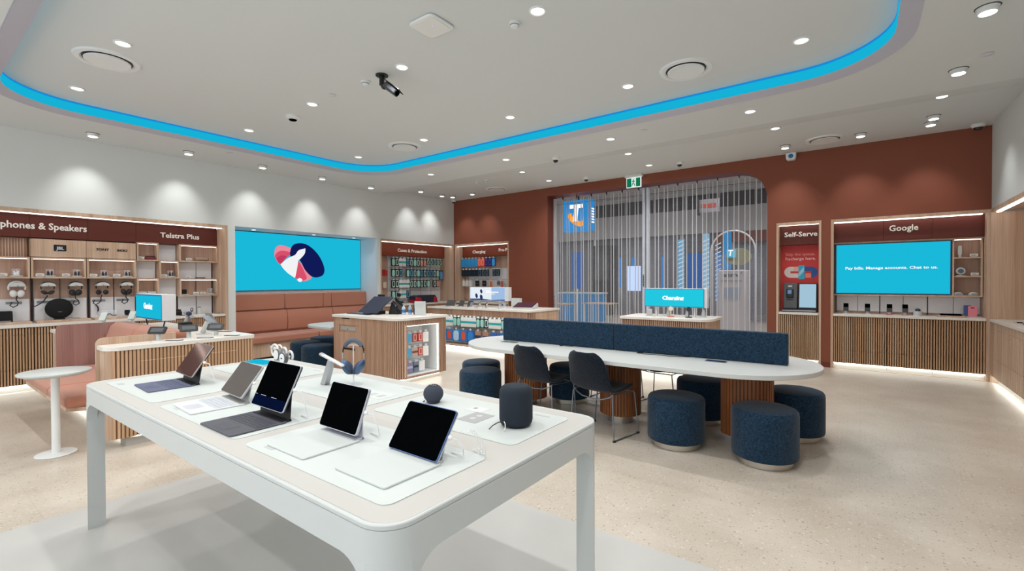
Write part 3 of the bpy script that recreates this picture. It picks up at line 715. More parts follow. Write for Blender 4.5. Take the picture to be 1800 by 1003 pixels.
for k, (y, nm) in enumerate(((3.1, 'left'), (3.5, 'middle'), (3.64, 'right'))):
    t = thing('flat_tablet', 'thin black flat device on the worktop, %s one by the bay end' % nm, 'tablet', (-9.33, y-.02, .9205), PI/2)
    MB().prism(rrect(-.04, .04, -.03, .03, .006), 0, .008).build('body', BLACK, t); MB().box(-.034, .034, -.025, .025, .008, .0085).build('screen', BLACKG, t)
for k, (x, y) in enumerate(((-9.24, .9), (-9.24, 1.72), (-9.24, 2.25), (-9.26, 3.52))):
    tag(MB().box(x-.04, x+.04, y-.11, y+.09, .9205, .926).build('price_strip', LAM, bevel=.001), 'flat white price strip on the front of the left worktop, %s from the left' % ord_[k], 'price card', 'flat white price strips')

# ---- screen and bench niche
t = thing('wall_screen', 'large cyan screen with a stylised woman emblem set in the left wall niche', 'screen', (-9.82, 5.43, 1.31), world=True)
MB().box(-9.829, -9.80, 3.88, 6.995, 1.31, 2.5).build('screen_frame', mat('screen_edge', '1a4f70', .4), t)
MB().box(-9.80, -9.797, 3.89, 6.985, 1.32, 2.49).build('display', CYAN, t)
def em(name, pts, col, d):
    m = MB(); m.prism(pts, -9.796+d*.0006, -9.7957+d*.0006, 'x'); return m.build(name, emit('em_'+col, col, 1.0), t, smooth=0)
def ell(cy, cz, a, b_, rot, n=40, a0=0, a1=2*PI):
    return [(cy+a*math.cos(q)*math.cos(rot)-b_*math.sin(q)*math.sin(rot), cz+a*math.cos(q)*math.sin(rot)+b_*math.sin(q)*math.cos(rot)) for q in [a0+(a1-a0)*k/n for k in range(n)]]
def crom(P, n=6, sharp=()):
    out = []; N_ = len(P)
    for i in range(N_):
        a, b_, c_, d = P[i-1], P[i], P[(i+1) % N_], P[(i+2) % N_]
        if i in sharp: a = b_
        if (i+1) % N_ in sharp: d = c_
        for k in range(n):
            u = k/n
            out.append(tuple(.5*((2*b_[j])+(-a[j]+c_[j])*u+(2*a[j]-5*b_[j]+4*c_[j]-d[j])*u*u+(-a[j]+3*b_[j]-3*c_[j]+d[j])*u**3) for j in (0, 1)))
    return out
em('pink_shape', crom([(4.9, 2.13), (4.95, 2.23), (5.05, 2.26), (5.24, 2.21), (5.31, 2.13), (5.11, 1.97), (5.02, 1.85), (4.91, 1.99)]), 'e98b9c', 1)
em('pink_shade', crom([(4.91, 2.04), (5.02, 2.14), (5.2, 2.13), (5.23, 2.07), (5.1, 1.95), (5.02, 1.86), (4.95, 1.93)]), 'd9506c', 2)
em('pink_deep', crom([(4.94, 1.97), (5.03, 2.04), (5.15, 2.03), (5.08, 1.92), (5.03, 1.86)]), 'c23a5e', 3)
em('coral_shape', crom([(5.41, 1.95), (5.51, 1.86), (5.6, 1.73), (5.71, 1.62), (5.68, 1.54), (5.5, 1.5), (5.34, 1.57), (5.36, 1.7)], sharp=(0, 6)), 'e98b9c', 4)
em('coral_shade', crom([(5.41, 1.95), (5.48, 1.84), (5.55, 1.7), (5.6, 1.56), (5.48, 1.51), (5.34, 1.57), (5.36, 1.7)], sharp=(0, 5)), 'd9506c', 5)
em('navy_shape', crom([(5.23, 2.13), (5.3, 2.28), (5.48, 2.33), (5.68, 2.27), (5.89, 2.08), (6.02, 1.82), (6.0, 1.65), (5.85, 1.585), (5.71, 1.61), (5.57, 1.74), (5.47, 1.92), (5.39, 2.01), (5.25, 2.03)]), '101a56', 6)
em('figure_shape', crom([(5.02, 1.86), (5.18, 1.99), (5.34, 2.07), (5.42, 2.17), (5.575, 2.22), (5.56, 2.11), (5.47, 2.0), (5.41, 1.95), (5.39, 1.82), (5.35, 1.63), (5.33, 1.57), (5.18, 1.67), (5.07, 1.78)], sharp=(0, 4, 7, 10)), 'f2f2f4', 7)
em('foot_shape', crom([(5.38, 1.53), (5.44, 1.57), (5.5, 1.53), (5.45, 1.48)]), 'f2f2f4', 8)
# niche downlights
for k, y in enumerate((4.35, 5.6, 6.6)):
    t = thing('niche_downlight', 'tiny recessed downlight above the big cyan screen, %s of three' % ord_[k], 'ceiling light', (-9.5, y, 2.5), group='downlights over the cyan screen')
    MB().cyl((0, 0), .035, .0, .009, 18).build('lens', emit('niche_lens', 'eef4ff', 3), t); MB().lathe([(.045, .009), (.042, .002), (.036, .002)][::-1], n=18).build('trim_ring', METW, t)
    lens_light('niche_beam', t, (0, 0, -.01), (0, 0, 0), 5, 2.0, .8, .03, (.85, .9, 1))
# upholstered bench
bn = thing('banquette_bench', 'long coral upholstered bench on an oak base under the cyan screen', 'bench', (-9.3, 5.4, 0), world=True)
m = MB(); m.prism([(-9.82, 3.88), (-8.92, 3.88), (-9.1, 6.99), (-9.82, 6.99)], .08, .34); m.build('base', OAK, bn)
for a, b_ in ((3.885, 5.39), (5.4, 6.985)):
    f = lambda y: -8.86-.22*(y-3.88)/3.1
    MB().prism([(-9.6, a), (f(a), a), (f(b_), b_), (-9.6, b_)], .34, .47).build('seat_cushion', ORANGE, bn, bevel=.03, seg=3)
for a, b_ in ((3.885, 5.03), (5.035, 6.08), (6.085, 6.985)):
    m = MB(); pr = [(-9.8, .44), (-9.62, .44), (-9.545, .52), (-9.53, .68), (-9.56, .86), (-9.6, .925), (-9.8, .925)]
    m.prism([(x, z) for x, z in pr], a+.002, b_-.002, 'y'); m.build('back_cushion', ORANGE, bn, bevel=.012, seg=3)
for a, b_ in ((3.885, 4.99), (4.995, 5.86), (5.865, 6.06), (6.065, 6.985)):
    MB().box(-9.8, -9.57, a+.002, b_-.002, .93, 1.25).build('head_cushion', ORANGE, bn, bevel=.02, seg=3)

# ---- cases and protection bay
LP = 'display packages hanging'
cb = thing('display_bay', 'oak bay full of green phone case packages with a cases and protection header', 'display wall', (-9.4, 8.4, 0), world=True)
m = MB(); m.box(XL-.02, XL+.012, 7.1, 9.6, 2.455, 2.51); m.box(XB-.02, XL-.02, 7.1, 9.6, 2.48, 2.51); m.box(XB-.02, XL+.012, 7.1, 7.13, 0, 2.455); m.box(XB-.02, XL+.012, 9.555, 9.6, 0, 2.455); m.build('frame', OAK, cb)
led_bar(cb, XL-.07, XL-.025, 7.14, 9.54, 2.445, 2.478)
for a, b_ in ((7.13, 7.73), (7.73, 8.33), (8.33, 8.93), (8.93, 9.555)): MB().box(XB, HX, a+.0015, b_-.0015, 2.14, 2.46).build('header_panel', mat('header_rust', '7a3a27', .55, spec=.3), cb)
text('Cases & Protection', (HX+.001, 7.87, 2.245), '+x', 1.0, .085, TXTW, cb, bold=.022, depth=.008)
MB().box(XB-.02, XB, 7.13, 9.555, .9, 2.14).build('back_panel', OAKP, cb)
for i in range(5):
    for j in range(4): wpanel(cb, 7.66+.37*i, 8.02+.37*i, .93+.305*j, 1.225+.305*j)
tag(MB().box(-9.6, XL+.02, 7.132, 9.553, .88, .92).build('worktop', STONE, bevel=.004), 'white stone worktop of the cases bay in the back corner', 'worktop')
for i, (a, b_) in enumerate(((7.135, 7.94), (7.94, 8.75), (8.75, 9.55))): base_cabinet('fluted oak base cabinet under the cases bay, %s of three' % ord_[i], 'x', XL, a, b_, (.78, .31), 'fluted base cabinets of the cases bay')

PK = {}
def pack_mesh(kind, name_):
    """hanging retail package: card, case shown on it, price ticket; local frame faces -y, hangs from z=0 down"""
    card, case, wdt, hgt, form = PACKS[kind]
    t = thing('case_package', 'x', 'package', (0, 0, 0), 0, group='x')
    m = MB(); m.box(-wdt/2, wdt/2, -.012, .012, -hgt, 0); m.build('card_box', mat('card_'+card, card, .45), t)
    if form == 'ring':
        o_ = rrect(-wdt*.34, wdt*.34, -hgt*.9, -hgt*.12, wdt*.2, 5); i_ = rrect(-wdt*.2, wdt*.2, -hgt*.8, -hgt*.22, wdt*.12, 5)
        recalc(holed(o_, [i_], Matrix.Translation((0, -.018, 0)) @ TY, .007).build('phone_case', mat('case_'+case, case, .35), t, smooth=0))
    elif form == 'oval':
        MB().prism(rrect(-wdt*.38, wdt*.38, -hgt*.95, -hgt*.1, wdt*.3, 6), -.02, -.012, 'y').build('phone_case', mat('case_'+case, case, .35), t, smooth=0)
    elif form == 'band':
        MB().box(-wdt/2, wdt/2, -.0135, -.012, -hgt*.62, -hgt*.38).build('colour_band', mat('case_'+case, case, .35), t)
    elif form == 'round':
        MB().lathe([(wdt*.3, -.012), (wdt*.28, -.017)][::-1], (0, 0, -hgt*.5), 20, 'y').build('round_charger', mat('case_'+case, case, .35), t)
    elif form == 'swirl':
        MB().prism(rrect(-wdt*.25, wdt*.25, -hgt*.85, -hgt*.15, wdt*.22, 6), -.0135, -.012, 'y').build('phone_picture', mat('case_'+case, case, .35), t, smooth=0)
    return t
PACKS = {
 'mint': ('0f2a2a', '9fd8cf', .114, .195, 'oval'), 'ring': ('0f2a2a', 'c8e4de', .114, .195, 'ring'), 'band': ('dfe4e4', '27a9ae', .114, .195, 'band'), 'pink': ('2c4640', 'd59a8d', .114, .195, 'oval'),
 'blue': ('14344a', '6fb4d8', .114, .195, 'ring'), 'smallring': ('0f2a2a', 'a8dcd4', .114, .14, 'ring'), 'bigdark': ('15232e', '5f8fc0', .14, .27, 'oval'),
 'bluecharge': ('2b8fd0', 'd6ecf6', .12, .22, 'round'), 'redcharge': ('e0402c', 'f4a58c', .12, .22, 'ring'), 'navycable': ('1b1c52', '4b4fae', .12, .22, 'ring'), 'skycard': ('1b4f86', '39a3e8', .12, .22, 'oval'),
 'darkcharge': ('0f2233', '9fc4e0', .12, .18, 'round'), 'darkring': ('10161d', '5a7486', .12, .18, 'ring'), 'whitebox': ('e3e3e2', '16171a', .1, .16, 'round'), 'blackbox': ('1b1b1e', '4a4a4e', .13, .16, 'band'), 'skin': ('d8c0b0', 'c86a52', .1, .18, 'oval'),
 'bigblue': ('3d86cc', 'bcdcf4', .2, .26, 'oval'), 'orangeblue': ('3a78c0', 'e4572e', .2, .26, 'swirl'), 'deepblue': ('1d66b0', '2f86d4', .2, .26, 'oval'), 'brownpack': ('a47e6c', '2c3560', .16, .24, 'band'), 'bluepack': ('2f66b4', '2a3c7a', .16, .24, 'band'),
 'aqua': ('5fb0d8', 'eaf6fa', .11, .13, 'round'), 'redcard': ('c4504a', 'e9b0a4', .09, .13, 'ring'), 'whitecard': ('ececea', '9db8a4', .11, .15, 'round'), 'lilac': ('8d87b0', 'c7c2dc', .11, .14, 'band'), 'tan': ('c9ab9b', '8a4238', .11, .13, 'band'), 'greycard': ('6f7f95', '2b3346', .09, .14, 'band'),
}
NICE = {'mint': 'dark green package with a mint case', 'ring': 'dark green package with pale ring case', 'band': 'white package with a teal band', 'pink': 'dark green package with a pink case', 'blue': 'dark package with a blue-edged case', 'smallring': 'short dark green watch case package', 'bigdark': 'large dark package with a blue and pink case',
 'bluecharge': 'bright blue charger package', 'redcharge': 'red charger package', 'navycable': 'navy cable package', 'skycard': 'deep blue package with sky front', 'darkcharge': 'dark package with pale round charger', 'darkring': 'black package with a coiled cable', 'whitebox': 'small white box with a black mark', 'blackbox': 'wide black box', 'skin': 'skin-toned package',
 'bigblue': 'large light blue package', 'orangeblue': 'large blue package with an orange phone', 'deepblue': 'large deep blue package', 'brownpack': 'brown package with navy print', 'bluepack': 'blue package with navy print', 'aqua': 'light blue package with white disc', 'redcard': 'red card package', 'whitecard': 'plain white package', 'lilac': 'lilac package', 'tan': 'tan package with a red band', 'greycard': 'grey-blue narrow package'}
def pack(kind, loc, rz, label, group):
    if kind not in PK:
        t = pack_mesh(kind, ''); PK[kind] = t; KIDS[t.name] = kids(t)
        t.location = loc; t.rotation_euler = (0, 0, rz); t['label'] = label; t['group'] = group
        return t
    return dup(PK[kind], loc, rz, label, group)
def hooks(parent, pts, face):
    """peg hooks with price tickets, one part per hook"""
    first = None
    for k, (x, y, z, back) in enumerate(pts):
        m = MB()
        if face == '+x': m.tube([(back, y, z+.012), (x+.01, y, z+.012)], .003, 5); m.box(x+.01, x+.014, y-.026, y+.026, z+.0, z+.038)
        else: m.tube([(x, back, z+.012), (x, y-.01, z+.012)], .003, 5); m.box(x-.026, x+.026, y-.014, y-.01, z+.0, z+.038)
        m.build('ticket_hook', LAM, parent)
PX = -9.47
def row(kinds, a0, pitch, z, face, where, rowname, group, hparent, fixed, back):
    pts = []
    n_ = 0; tot = sum(1 for q in kinds if q)
    for k, kd in enumerate(kinds):
        if not kd: continue
        n_ += 1; a = a0+pitch*k
        loc = (fixed, a, z) if face == '+x' else (a, fixed, z)
        lab = '%s, %s of %s, %s from left' % (NICE[kd], rowname, where, ord_[n_-1] if n_ <= 20 else 'near right end')
        pack(kd, loc, PI/2 if face == '+x' else 0, lab, group)
        pts.append((loc[0], loc[1], z, back))
    hooks(hparent, pts, face)
G1 = 'phone case packages in the cases bay'
row(['mint', 'ring', 'band', 'band', 'blue', 'ring', 'mint', 'ring', 'pink', 'pink', 'smallring', 'smallring', 'smallring', 'smallring', 'smallring'], 7.72, .119, 2.075, '+x', 'the cases bay', 'top row', G1, cb, PX, XB)
row(['mint', 'ring', 'blue', None, 'mint', 'blue', 'ring', 'mint', 'blue', 'ring', 'blue', 'blue', 'ring', 'mint'], 7.72, .119, 1.80, '+x', 'the cases bay', 'second row', G1, cb, PX, XB)
pack('bigdark', (PX+.02, 9.38, 1.79), PI/2, 'large dark package with blue and pink case, right end of the cases bay', G1)
row(['ring', 'ring', 'band', 'band', 'band', 'ring', 'ring', 'mint', 'ring', 'ring', 'mint', None, 'ring', 'pink'], 7.72, .119, 1.52, '+x', 'the cases bay', 'third row', G1, cb, PX, XB)
row(['mint', 'ring', 'band', 'band', 'blue'], 7.72, .119, 1.25, '+x', 'the cases bay', 'fourth row', G1, cb, PX, XB)
for k, z in enumerate((1.83, 1.55, 1.27)):
    tag(MB().box(XB, XB+.05, 7.24, 7.27, z-.008, z+.008).build('wall_peg', BLACK), 'small black peg at the left edge of the cases bay, %s from the top' % ord_[k], 'peg', 'black pegs in the cases bay')
t = thing('hanging_tag', 'red tags hanging at the left of the cases bay', 'tag', (XB+.09, 7.5, 1.78), PI/2)
MB().box(-.07, .03, -.01, .01, -.15, 0).build('front_tag', mat('tag_red', 'c01c22', .4), t, bevel=.003); MB().box(.035, .07, -.03, -.02, -.155, -.02).build('back_tag', mat('tag_red', 'c01c22', .4), t); MB().tube([(0, .09, .005), (0, -.02, .005)], .003, 6).build('hook', STEEL, t)
t = thing('hanging_tag', 'clear and cream tag hanging below the red tags in the cases bay', 'tag', (XB+.09, 7.5, 1.47), PI/2)
MB().box(-.05, .05, -.01, .01, -.15, 0).build('front_tag', mat('cream_tag', 'dccdbf', .4), t, bevel=.003); MB().tube([(0, .09, .005), (0, -.02, .005)], .003, 6).build('hook', STEEL, t)
t = thing('card_printer', 'red and navy boxy printer on the worktop of the cases bay', 'printer', (-9.38, 8.7, .9205), PI/2)
MB().prism([(-.42, 0), (.3, 0), (.36, .1), (.28, .2), (-.3, .2), (-.42, .17)], -.12, .14, 'y').build('navy_body', mat('printer_navy', '23253a', .4), t, bevel=.015)
for a, b_ in ((-.43, -.2), (.2, .37)): MB().prism([(a, 0), (b_, 0), (b_-.03, .13), (a+.02, .16)], -.13, .13, 'y').build('red_side', mat('printer_red', 'b5202e', .4), t, bevel=.015)
# ---- charging bay on the terracotta wall
YBK = 9.99; YH = 9.88
ch = thing('display_bay', 'narrow oak bay of charger packages at the left end of the terracotta wall', 'display wall', (-8.2, 9.8, 0), world=True)
m = MB(); m.box(-9.13, -7.24, YB-.012, YB+.02, 2.455, 2.51); m.box(-9.13, -7.24, YB+.02, YBK, 2.48, 2.51); m.box(-9.13, -9.08, YB-.012, YBK, 0, 2.455); m.box(-7.275, -7.24, YB-.012, YBK, 0, 2.455); m.build('frame', OAK, ch)
led_bar(ch, -9.07, -7.28, YB+.025, YB+.07, 2.445, 2.478)
for a, b_ in ((-9.08, -8.4), (-8.4, -7.85), (-7.85, -7.275)): MB().box(a+.0015, b_-.0015, YH, YBK, 2.16, 2.46).build('header_panel', mat('header_rust', '7a3a27', .55, spec=.3), ch)
text('Charging', (-8.7, YH-.001, 2.26), '-y', .47, .08, TXTW, ch, bold=.022, depth=.008)
text('Pre-P', (-7.77, YH-.001, 2.28), '-y', .29, .08, TXTW, ch, bold=.022, depth=.008)
MB().box(-9.08, -7.275, YBK, YBK+.02, .9, 2.16).build('back_panel', OAKP, ch)
for i in range(5):
    for j in range(3): MB().box(-8.92+.335*i, -8.59+.335*i, YBK-.018, YBK, .93+.305*j, 1.225+.305*j).build('white_panel', WPANEL, ch)
tag(MB().box(-9.078, -7.277, YB-.02, YBK-.018, .88, .92).build('worktop', STONE, bevel=.004), 'white stone worktop of the charging bay', 'worktop')
for i, (a, b_) in enumerate(((-9.07, -8.17), (-8.17, -7.28))): base_cabinet('fluted oak base cabinet under the charging bay, %s one' % ('left', 'right')[i], '-y', YB, a, b_, (.78, .31), 'fluted base cabinets of the charging bay', depth=.36)
G2 = 'charger packages in the charging bay'
row(['bluecharge', 'bluecharge', 'bluecharge', 'bluecharge', 'bluecharge', 'redcharge', 'redcharge', 'navycable', 'navycable', 'skycard'], -9.0, .124, 2.105, '-y', 'the charging bay', 'top row', G2, ch, 9.80, YBK)
row(['darkcharge', 'darkcharge', 'darkcharge', 'darkcharge', 'darkcharge', 'darkring', 'darkring', 'darkring', None, 'darkring', 'darkring'], -8.98, .124, 1.80, '-y', 'the charging bay', 'second row', G2, ch, 9.80, YBK)
row(['whitebox', 'whitebox', 'whitebox', None, 'blackbox', None, 'blackbox', None, 'skin', None, 'greycard', 'skin'], -8.96, .124, 1.5, '-y', 'the charging bay', 'third row', G2, ch, 9.80, YBK)

# ---- self-serve bay
ss = thing('display_bay', 'narrow self-serve bay with a red poster in the terracotta wall', 'display wall', (-.87, 9.8, 0), world=True)
m = MB(); m.box(-1.21, -.535, YB-.012, YB+.02, 2.46, 2.51); m.box(-1.21, -.535, YB+.02, YBK, 2.485, 2.51); m.box(-1.21, -1.175, YB-.012, YBK, 0, 2.46); m.box(-.57, -.535, YB-.012, YBK, 0, 2.46); m.build('frame', OAK, ss)
led_bar(ss, -1.17, -.575, YB+.022, YB+.06, 2.455, 2.483)
MB().box(-1.172, -.573, 9.76, YBK, 2.12, 2.46).build('header_panel', REDH, ss)
text('Self-Serve', (-1.1, 9.759, 2.265), '-y', .5, .085, TXTW, ss, bold=.02, depth=.008)
po = MB().box(-1.172, -.573, 9.9, YBK, .92, 2.12).build('poster', mat('poster_red', 'c6302e', .5), ss)
text('Skip the queue.', (-1.1, 9.899, 1.93), '-y', .46, .055, mat('poster_pink', 'e58f84', .5), po, bold=.01, depth=.002)
text('Recharge here.', (-1.1, 9.899, 1.85), '-y', .47, .055, mat('poster_pale', 'f4cdc6', .5), po, bold=.01, depth=.002)
def flatp(name, pts, col, y, parent): return MB().prism(pts, y-.003, y, 'y').build(name, mat('p_'+col, col, .5), parent, smooth=0)
zc = 1.63
flatp('magnet_left', [(-.88, zc+.1), (-1.02, zc+.1)]+arc(-1.02, zc, .1, PI/2, 1.5*PI, 10)[1:]+[(-.88, zc-.1), (-.88, zc-.02), (-1.02, zc-.02), (-1.02, zc+.02), (-.88, zc+.02)], 'd6cfcb', 9.9, po)
flatp('magnet_tip', [(-.97, zc+.1), (-.88, zc+.1), (-.88, zc+.03), (-.97, zc+.03)], 'e9a79c', 9.8965, po)
flatp('magnet_right', [(-.80, zc-.02), (-.70, zc-.02), (-.70, zc+.02), (-.80, zc+.02), (-.80, zc+.1), (-.70, zc+.1)]+arc(-.70, zc, .1, PI/2, -PI/2, 10)[1:]+[(-.80, zc-.1)], '1c4f96', 9.9, po)
flatp('magnet_tip', [(-.79, zc-.1), (-.70, zc-.1), (-.70, zc-.02), (-.79, zc-.02)], 'e9806c', 9.8965, po)
flatp('phone_picture', rrect(-.895, -.80, zc-.125, zc+.125, .015, 4), '2aa7c8', 9.8955, po)
flatp('phone_shine', [(-.885, zc-.08), (-.81, zc+.02), (-.81, zc+.1), (-.885, zc+.0)], '9cd0ea', 9.892, po)
tag(MB().box(-1.172, -.573, YB-.018, 9.9, .88, .92).build('worktop', STONE, bevel=.004), 'short white stone shelf of the self-serve bay', 'worktop')
base_cabinet('fluted oak base cabinet under the self-serve bay', '-y', YB, -1.172, -.573, (.78, .31), 'fluted base cabinets of the terracotta wall', depth=.36)
kt = thing('payment_kiosk', 'self-serve kiosk with a card reader and a bright touch screen on the self-serve shelf', 'kiosk', (-.87, 9.8, .9205))
MB().box(-.27, .27, -.1, .08, 0, .055).build('base', mat('kiosk_dark', '1d1f22', .4), kt, bevel=.006)
MB().box(-.26, .25, -.105, -.1, .018, .036).build('base_strip', ALU, kt)
Tk = Matrix.Translation((0, -.02, .055)) @ Matrix.Rotation(math.radians(-9), 4, 'X')
m = MB(Tk); m.box(-.25, -.03, -.03, .03, 0, .47); m.build('reader_panel', mat('kiosk_grey', '54575c', .45), kt, bevel=.012)
m = MB(Tk); m.box(-.02, .27, -.02, .03, 0, .46); m.build('screen_frame', BLACK, kt, bevel=.004)
m = MB(Tk); m.box(0, .25, -.024, -.02, .025, .44); m.build('touch_screen', emit('kiosk_screen', 'a9cbe0', .9), kt)
m = MB(Tk); m.box(-.2, -.09, -.06, -.03, .19, .35); cr = m.build('card_reader', BLACK, kt, bevel=.012)
m = MB(Tk); m.box(-.18, -.12, -.064, -.06, .26, .33); m.build('reader_screen', emit('reader_screen', '6f8fb8', .8), cr)
m = MB(Tk); m.box(-.2, -.09, -.032, -.03, .15, .158); m.build('receipt_slot', BLACKG, kt)
m = MB(Tk); m.box(-.175, -.115, -.034, -.03, .39, .42); m.build('white_sticker', LAM, kt)
# ---- bay with the large screen at the right of the terracotta wall
go = thing('display_bay', 'wide oak bay with a big cyan screen and white lettered header on the terracotta wall', 'display wall', (.56, 9.8, 0), world=True)
m = MB(); m.box(-.40, 1.525, YB-.012, YB+.02, 2.46, 2.51); m.box(-.40, 1.525, YB+.02, YBK, 2.485, 2.51); m.box(-.40, -.362, YB-.012, YBK, 0, 2.46); m.box(1.48, 1.528, YB-.012, YBK, 0, 2.46); m.build('frame', OAK, go)
led_bar(go, -.355, 1.44, YB+.022, YB+.06, 2.445, 2.478)
for a, b_ in ((-.36, .3), (.3, .9), (.9, 1.48)): MB().box(a+.0015, b_-.0015, 9.75, YBK, 2.13, 2.46).build('header_panel', REDH, go)
text('Google', (.375, 9.749, 2.275), '-y', .36, .095, TXTW, go, bold=.02, depth=.008)
MB().box(-.36, 1.48, YBK, YBK+.02, .9, 2.13).build('back_panel', OAKP, go)
m = MB(); m.box(-.36, 1.48, 9.8, 9.99, 2.1, 2.128); m.box(-.36, 1.47, 9.8, 9.99, 1.225, 1.248); m.box(1.135, 1.155, 9.8, 9.99, 1.248, 2.1); m.box(1.45, 1.47, 9.8, 9.99, 1.248, 2.1)
m.box(1.155, 1.45, 9.8, 9.99, 1.525, 1.545); m.box(1.155, 1.45, 9.8, 9.99, 1.81, 1.83); m.build('shelf_box', OAK, go)
led_bar(go, 1.16, 1.45, 9.81, 9.825, 2.09, 2.099)
for i in range(6):
    a = -.33+.30*i; MB().box(a+.004, a+.294, YBK-.018, YBK, .96, 1.22).build('white_panel', WPANEL, go)
for x in (-.335, .265, .865): MB().box(x-.006, x+.006, YBK-.022, YBK-.001, .925, 1.225).build('black_track', mat('black_track', '14161f', .4), go)
t = thing('wall_screen', 'big cyan screen reading pay bills, manage accounts, chat to us', 'screen', (.4, 9.8, 1.25), world=True)
MB().box(-.345, 1.132, 9.8, 9.86, 1.25, 2.099).build('screen_frame', mat('screen_navy', '17305e', .3), t, bevel=.004)
MB().box(-.325, 1.112, 9.797, 9.8, 1.268, 2.082).build('display', CYAN, t)
text('Pay bills. Manage accounts. Chat to us.', (-.2, 9.796, 1.665), '-y', 1.17, .045, SCRW, t, bold=.02, depth=.001)
tag(MB().box(-.362, 1.48, YB-.022, YBK-.018, .88, .92).build('worktop', STONE, bevel=.004), 'white stone worktop under the big cyan screen at the right', 'worktop')
for i, (a, b_) in enumerate(((-.36, .35), (.35, .9), (.9, 1.48))): base_cabinet('fluted oak base cabinet under the right-hand screen bay, %s of three' % ord_[i], '-y', YB, a, b_, (.78, .31), 'fluted base cabinets of the terracotta wall', depth=.36)
def phone_display(x, y, z, label, grp, basecol='eeeeec', scol=None, rz=0, lean=.35, h=.1, wide=False):
    t = thing('display_phone', label, 'phone', (x, y, z), rz, group=grp)
    MB().prism(rrect(-.045, .045, -.035, .035, .02), 0, .008).build('base_plate', mat('base_'+basecol, basecol, .4), t)
    MB().cyl((0, .01), .02, .008, h, 18).build('pillar', LAM, t)
    T2 = Matrix.Translation((0, -.012, h+.0)) @ Matrix.Rotation(-lean, 4, 'X')
    a_, b0, b1 = (.078, -.03, .05) if wide else (.036, -.055, .075)
    m = MB(T2); m.prism(rrect(-a_, a_, b0, b1, .012 if wide else .008), -.008, .006, 'y'); ph = m.build('phone_body', mat('phone_pale', 'b4bcb8', .3) if scol == 'pale' else mat('pos_dark', '2c2d30', .4) if wide else DGREY, t)
    m = MB(T2); m.prism(rrect(-a_+(.022 if wide else .003), a_-(.022 if wide else .003), .01 if scol == 'half' else b0+(.018 if wide else .003), b1-(.018 if wide else .003), .006), -.0095, -.008, 'y'); m.build('screen', mat('pale_screen', 'cdd5d0', .2) if scol == 'pale' else mat('pos_screen', '5c6063', .3) if wide else BLACKG, ph)
    return t
GG = 'phones on stands in the right-hand screen bay'
for x, s, bc in ((-.19, 'first from the left, on a white base', 'eeeeec'), (.1, 'second from the left, on a white base', 'eeeeec'), (.385, 'third from the left, on a pink base', 'e07a78'), (.58, 'fourth from the left, on a pink base', 'e07a78')):
    phone_display(x, 9.76, .9205, 'dark phone on stand under the right screen, %s' % s, GG, bc, 'half', lean=.1, h=.1)
t = thing('camera_device', 'white round camera with a blue-black lens under the right screen', 'gadget', (.735, 9.78, .9205))
MB().lathe([(.055, 0), (.055, .06), (.05, .07), (.03, .075)], n=28).build('body', LAM, t); MB().ellipsoid((0, -.01, .085), .035, .03, .03).build('lens', mat('lens_navy', '1b2b4d', .2), t)
t = thing('tablet_tray', 'tablet in a wooden tray on the right worktop', 'tablet', (1.12, 9.78, .9205))
MB().box(-.16, .16, -.09, .1, 0, .02).build('tray', OAK, t, bevel=.006); m = MB(Matrix.Rotation(math.radians(8), 4, 'X')); m.box(-.12, .12, -.07, .08, .022, .03); m.build('tablet', BLACKG, t)
t = thing('pink_phone_case', 'pink phone case standing on a white block at the right end of the worktop', 'phone case', (1.36, 9.8, .9205))
MB().box(-.07, .1, -.05, .05, 0, .012).build('block', LAM, t); MB().prism(rrect(-.05, .05, .012, .17, .012), -.02, -.008, 'y').build('case', mat('case_pink', 'e88496', .4), t); MB().prism(rrect(-.022, .022, .135, .15, .007), -.021, -.02, 'y').build('camera_hole', BLACK, t)
t = thing('navy_phone_case', 'navy phone case standing behind the pink one', 'phone case', (1.31, 9.86, .9335))
MB().prism(rrect(-.04, .05, 0, .165, .012), -.008, .004, 'y').build('case', mat('case_navy', '4a5f9a', .4), t); MB().box(-.03, .03, .004, .02, 0, .05).build('prop', LAM, t)
t = thing('doorbell', 'white capsule doorbell with a black eye on the top shelf of the right bay', 'gadget', (1.225, 9.86, 1.8305))
MB().prism(rrect(-.024, .024, .03, .18, .022), -.012, .012, 'y').build('body', LAM, t, bevel=.004); MB().lathe([(.016, -.012), (.014, -.016)][::-1], (0, 0, .155), 16, 'y').build('eye', BLACKG, t); MB().box(-.015, .015, -.01, .01, 0, .032).build('foot', LAM, t)
t = thing('thermostat', 'round grey-blue thermostat on a stand on the middle shelf of the right bay', 'gadget', (1.235, 9.86, 1.5455))
MB().lathe([(.052, -.01), (.055, .01)], (0, 0, .075), 28, 'y').build('ring', mat('pale_ring', 'c9d0d6', .3), t); MB().lathe([(.033, .012), (.033, .014)][::-1], (0, -.024, .075), 22, 'y').build('face', mat('face_blue', '4b6178', .2), t); MB().box(-.05, .05, -.03, .03, 0, .01).build('foot', LAM, t); MB().box(-.012, .012, -.005, .02, .01, .03).build('neck', LAM, t)
for k, (x, z, s) in enumerate(((1.375, 1.8305, 'top'), (1.385, 1.5455, 'middle'))): wedge_card(x, 9.85, z, 0, 'white price card on the %s shelf at the right end of the screen bay' % s, 'price cards in the right bay')
for k, (x, s) in enumerate(((1.21, 'left'), (1.38, 'right'))):
    t = thing('smart_plug', '%s white round gadget on the lowest shelf of the right bay' % s, 'gadget', (x, 9.86, 1.2485))
    MB().lathe([(.06, 0), (.062, .02), (.04, .045), (.02, .05)], n=26).build('body', LAM, t); MB().box(-.03, .03, -.066, -.06, .006, .03).build('label_plate', MGREY, t)
for k, x in enumerate((1.42, 1.44)): pass

